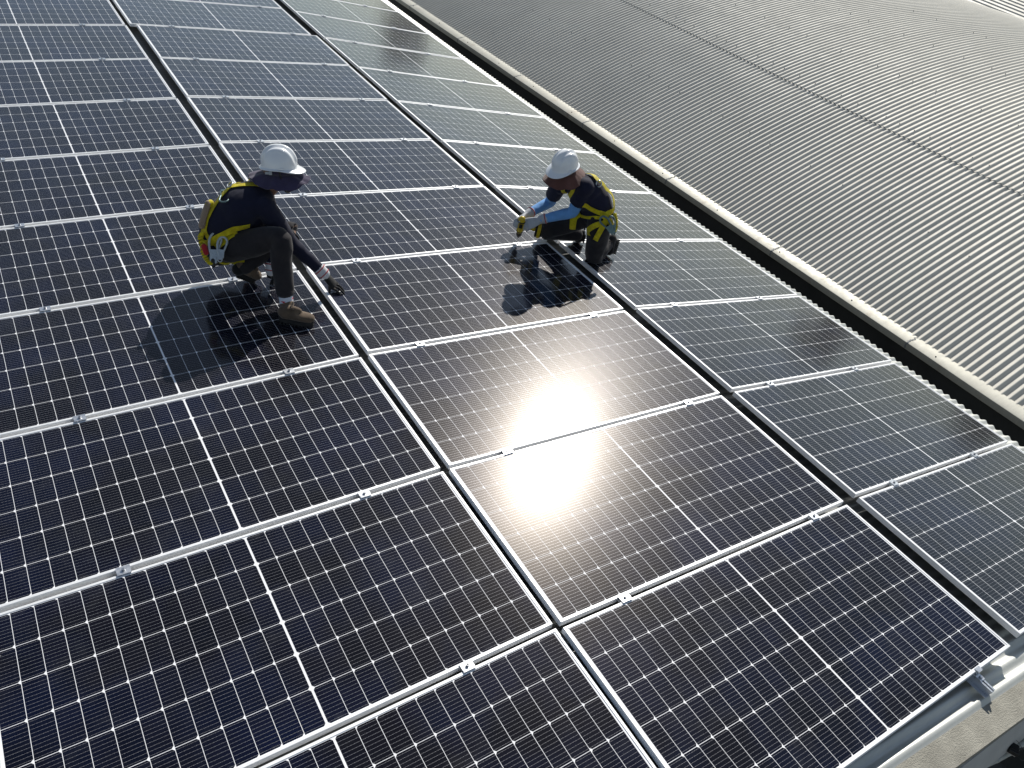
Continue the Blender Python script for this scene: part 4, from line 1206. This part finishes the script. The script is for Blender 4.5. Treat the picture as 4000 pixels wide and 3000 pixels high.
helmet(root2, Hm2, F2, U2, L2, M_hat)
sun_hat(root2, Hm2 - U2 * 0.030, F2, U2, L2, M_hatB, 0.200, (0.040, 0.080, 0.085), seed=7)
b = MB(); Mh2 = Matrix((F2, L2, U2)).transposed()
b.ell(H2 - F2 * 0.045 - U2 * 0.02, (0.055, 0.068, 0.062), Mh2)
put(remeshed(b, 0.006, 2), 'hair', M_hair, root2)
sf2 = Surf([tr2, ts])
def pts2(lst):
    out = []; last = None
    for x, y in lst:
        q3, n3 = sf2.px(OFF2[0] + SC2 * x, OFF2[1] + SC2 * y, last); out.append(q3); last = q3
    return out
har2 = empty('harness', root2.location); har2.parent = root2; har2.matrix_parent_inverse = root2.matrix_world.inverted(); bpy.context.view_layer.update()
for lst, w_, lf in [([(1080, 362), (1130, 380), (1190, 440), (1265, 530), (1330, 600), (1370, 680), (1350, 750), (1280, 810)], 0.044, 0.018),
                    ([(1045, 690), (1120, 725), (1200, 765), (1280, 800)], 0.042, None), ([(1030, 812), (1110, 832), (1230, 834)], 0.026, None),
                    ([(1270, 885), (1180, 910), (1110, 965), (1070, 1035)], 0.046, 0.006), ([(1290, 850), (1250, 930), (1205, 1010), (1180, 1070)], 0.046, 0.006),
                    ([(945, 780), (935, 860), (925, 945)], 0.044, 0.008), ([(1020, 792), (970, 830), (945, 900), (935, 950)], 0.044, 0.010),
                    ([(960, 470), (930, 560), (900, 600)], 0.040, None), ([(830, 505), (840, 550), (850, 600)], 0.040, None), ([(1240, 800), (1300, 850), (1350, 920)], 0.05, 0.01)]:
    strap(sf2, pts2(lst), w_, 'strap', M_web, har2, lift=lf)
q3, n3 = sf2.px(OFF2[0] + SC2 * 1300, OFF2[1] + SC2 * 860); dd2 = (q3 - CAM).length
hook(har2, D2(1362, 985, dd2 - 0.03), D2(1255, 815, dd2 - 0.05), r2, M_hookg, 1.0)
hook(har2, D2(1378, 970, dd2 - 0.01), D2(1355, 815, dd2 - 0.03), r2, M_hookg, 0.9)
b = MB(); cpts = []
for i, c in enumerate(catmull([D2(1385, 785, dd2 + 0.02), D2(1402, 850, dd2 + 0.02), D2(1400, 930, dd2 + 0.02), D2(1385, 975, dd2)], 18)):
    c = V(c); a = i * 1.3; cpts.append(c + r2 * (0.012 * cos(a)) - dv2 * (0.014 * sin(a)))
b.tube(cpts, 0.0065, n=7); putmb(b, 'coiled_lanyard', M_web, har2)
b = MB(); ring = [q3 * 0 + sf2.px(OFF2[0] + SC2 * 1215, OFF2[1] + SC2 * 465)[0] + (CAM - q3).normalized() * 0.02 + r2 * (0.022 * cos(a)) + u2 * (0.026 * sin(a)) for a in [2 * pi * i / 18 for i in range(19)]]
b.tube(ring, 0.005, n=8, caps=False); putmb(b, 'ring', M_hook, har2)

# ------------------------------------------------------------------ cordless drill
dr = empty('cordless_drill', tip); bpy.context.view_layer.update()
tag(dr, 'yellow and black cordless drill held upright in the kneeling worker\'s gloved hands', 'power tool')
sdv = ax.cross(hd).normalized(); Md = Matrix((hd, sdv, ax)).transposed()
b = MB(); b.cyl(tip, q_(0.055), 0.0032, 0.0035, 8); b.cyl(q_(0.036), q_(0.055), 0.0052, 0.0052, 6); putmb(b, 'bit', M_steel, dr)
b = MB(); b.cyl(q_(0.050), q_(0.075), 0.010, 0.019, 18); b.cyl(q_(0.075), q_(0.122), 0.021, 0.0235, 18)
for i in range(12):
    a = 2 * pi * i / 12; b.box(q_(0.098) + Md @ V((cos(a) * 0.0228, sin(a) * 0.0228, 0)), (0.003, 0.003, 0.04), Md @ Matrix.Rotation(a, 3, 'Z'))
putmb(b, 'chuck', M_black, dr)
b = MB(); b.tube([q_(0.124), q_(0.145), q_(0.19), q_(LD - 0.03), q_(LD - 0.006)], [0.026, 0.031, 0.033, 0.033, 0.029], n=20)
b.tube([grip0 - hd * 0.01, lerp(grip0, grip1, 0.5), grip1], [(0.017, 0.021), (0.016, 0.019), (0.020, 0.024)], n=16, up=sdv)
bd = put(remeshed(b, 0.004, 2), 'body', M_toolY, dr)
b = MB()
for f, r_ in ((0.128, 0.0305), (LD - 0.030, 0.0355)): b.cyl(q_(f), q_(f + 0.010), r_, n=22)
for e in (-1, 1): b.box(q_(LD * 0.78) + sdv * e * 0.031, (0.030, 0.006, 0.05), Md)
b.cyl(q_(LD - 0.006), q_(LD + 0.004), 0.024, 0.018, 18)
putmb(b, 'rubber_trim', M_black, dr)
b = MB(); bc = grip1 + hd * 0.028 - ax * 0.012
b.box(bc - hd * 0.012, (0.020, 0.066, 0.105), Md); b.box(bc + hd * 0.034, (0.014, 0.058, 0.098), Md); bt = bevel(putmb(b, 'battery_base', M_black, dr), 0.005, 2)
b = MB(); b.box(bc + hd * 0.012, (0.030, 0.072, 0.116), Md); bevel(putmb(b, 'battery', M_toolY, dr), 0.006, 2)
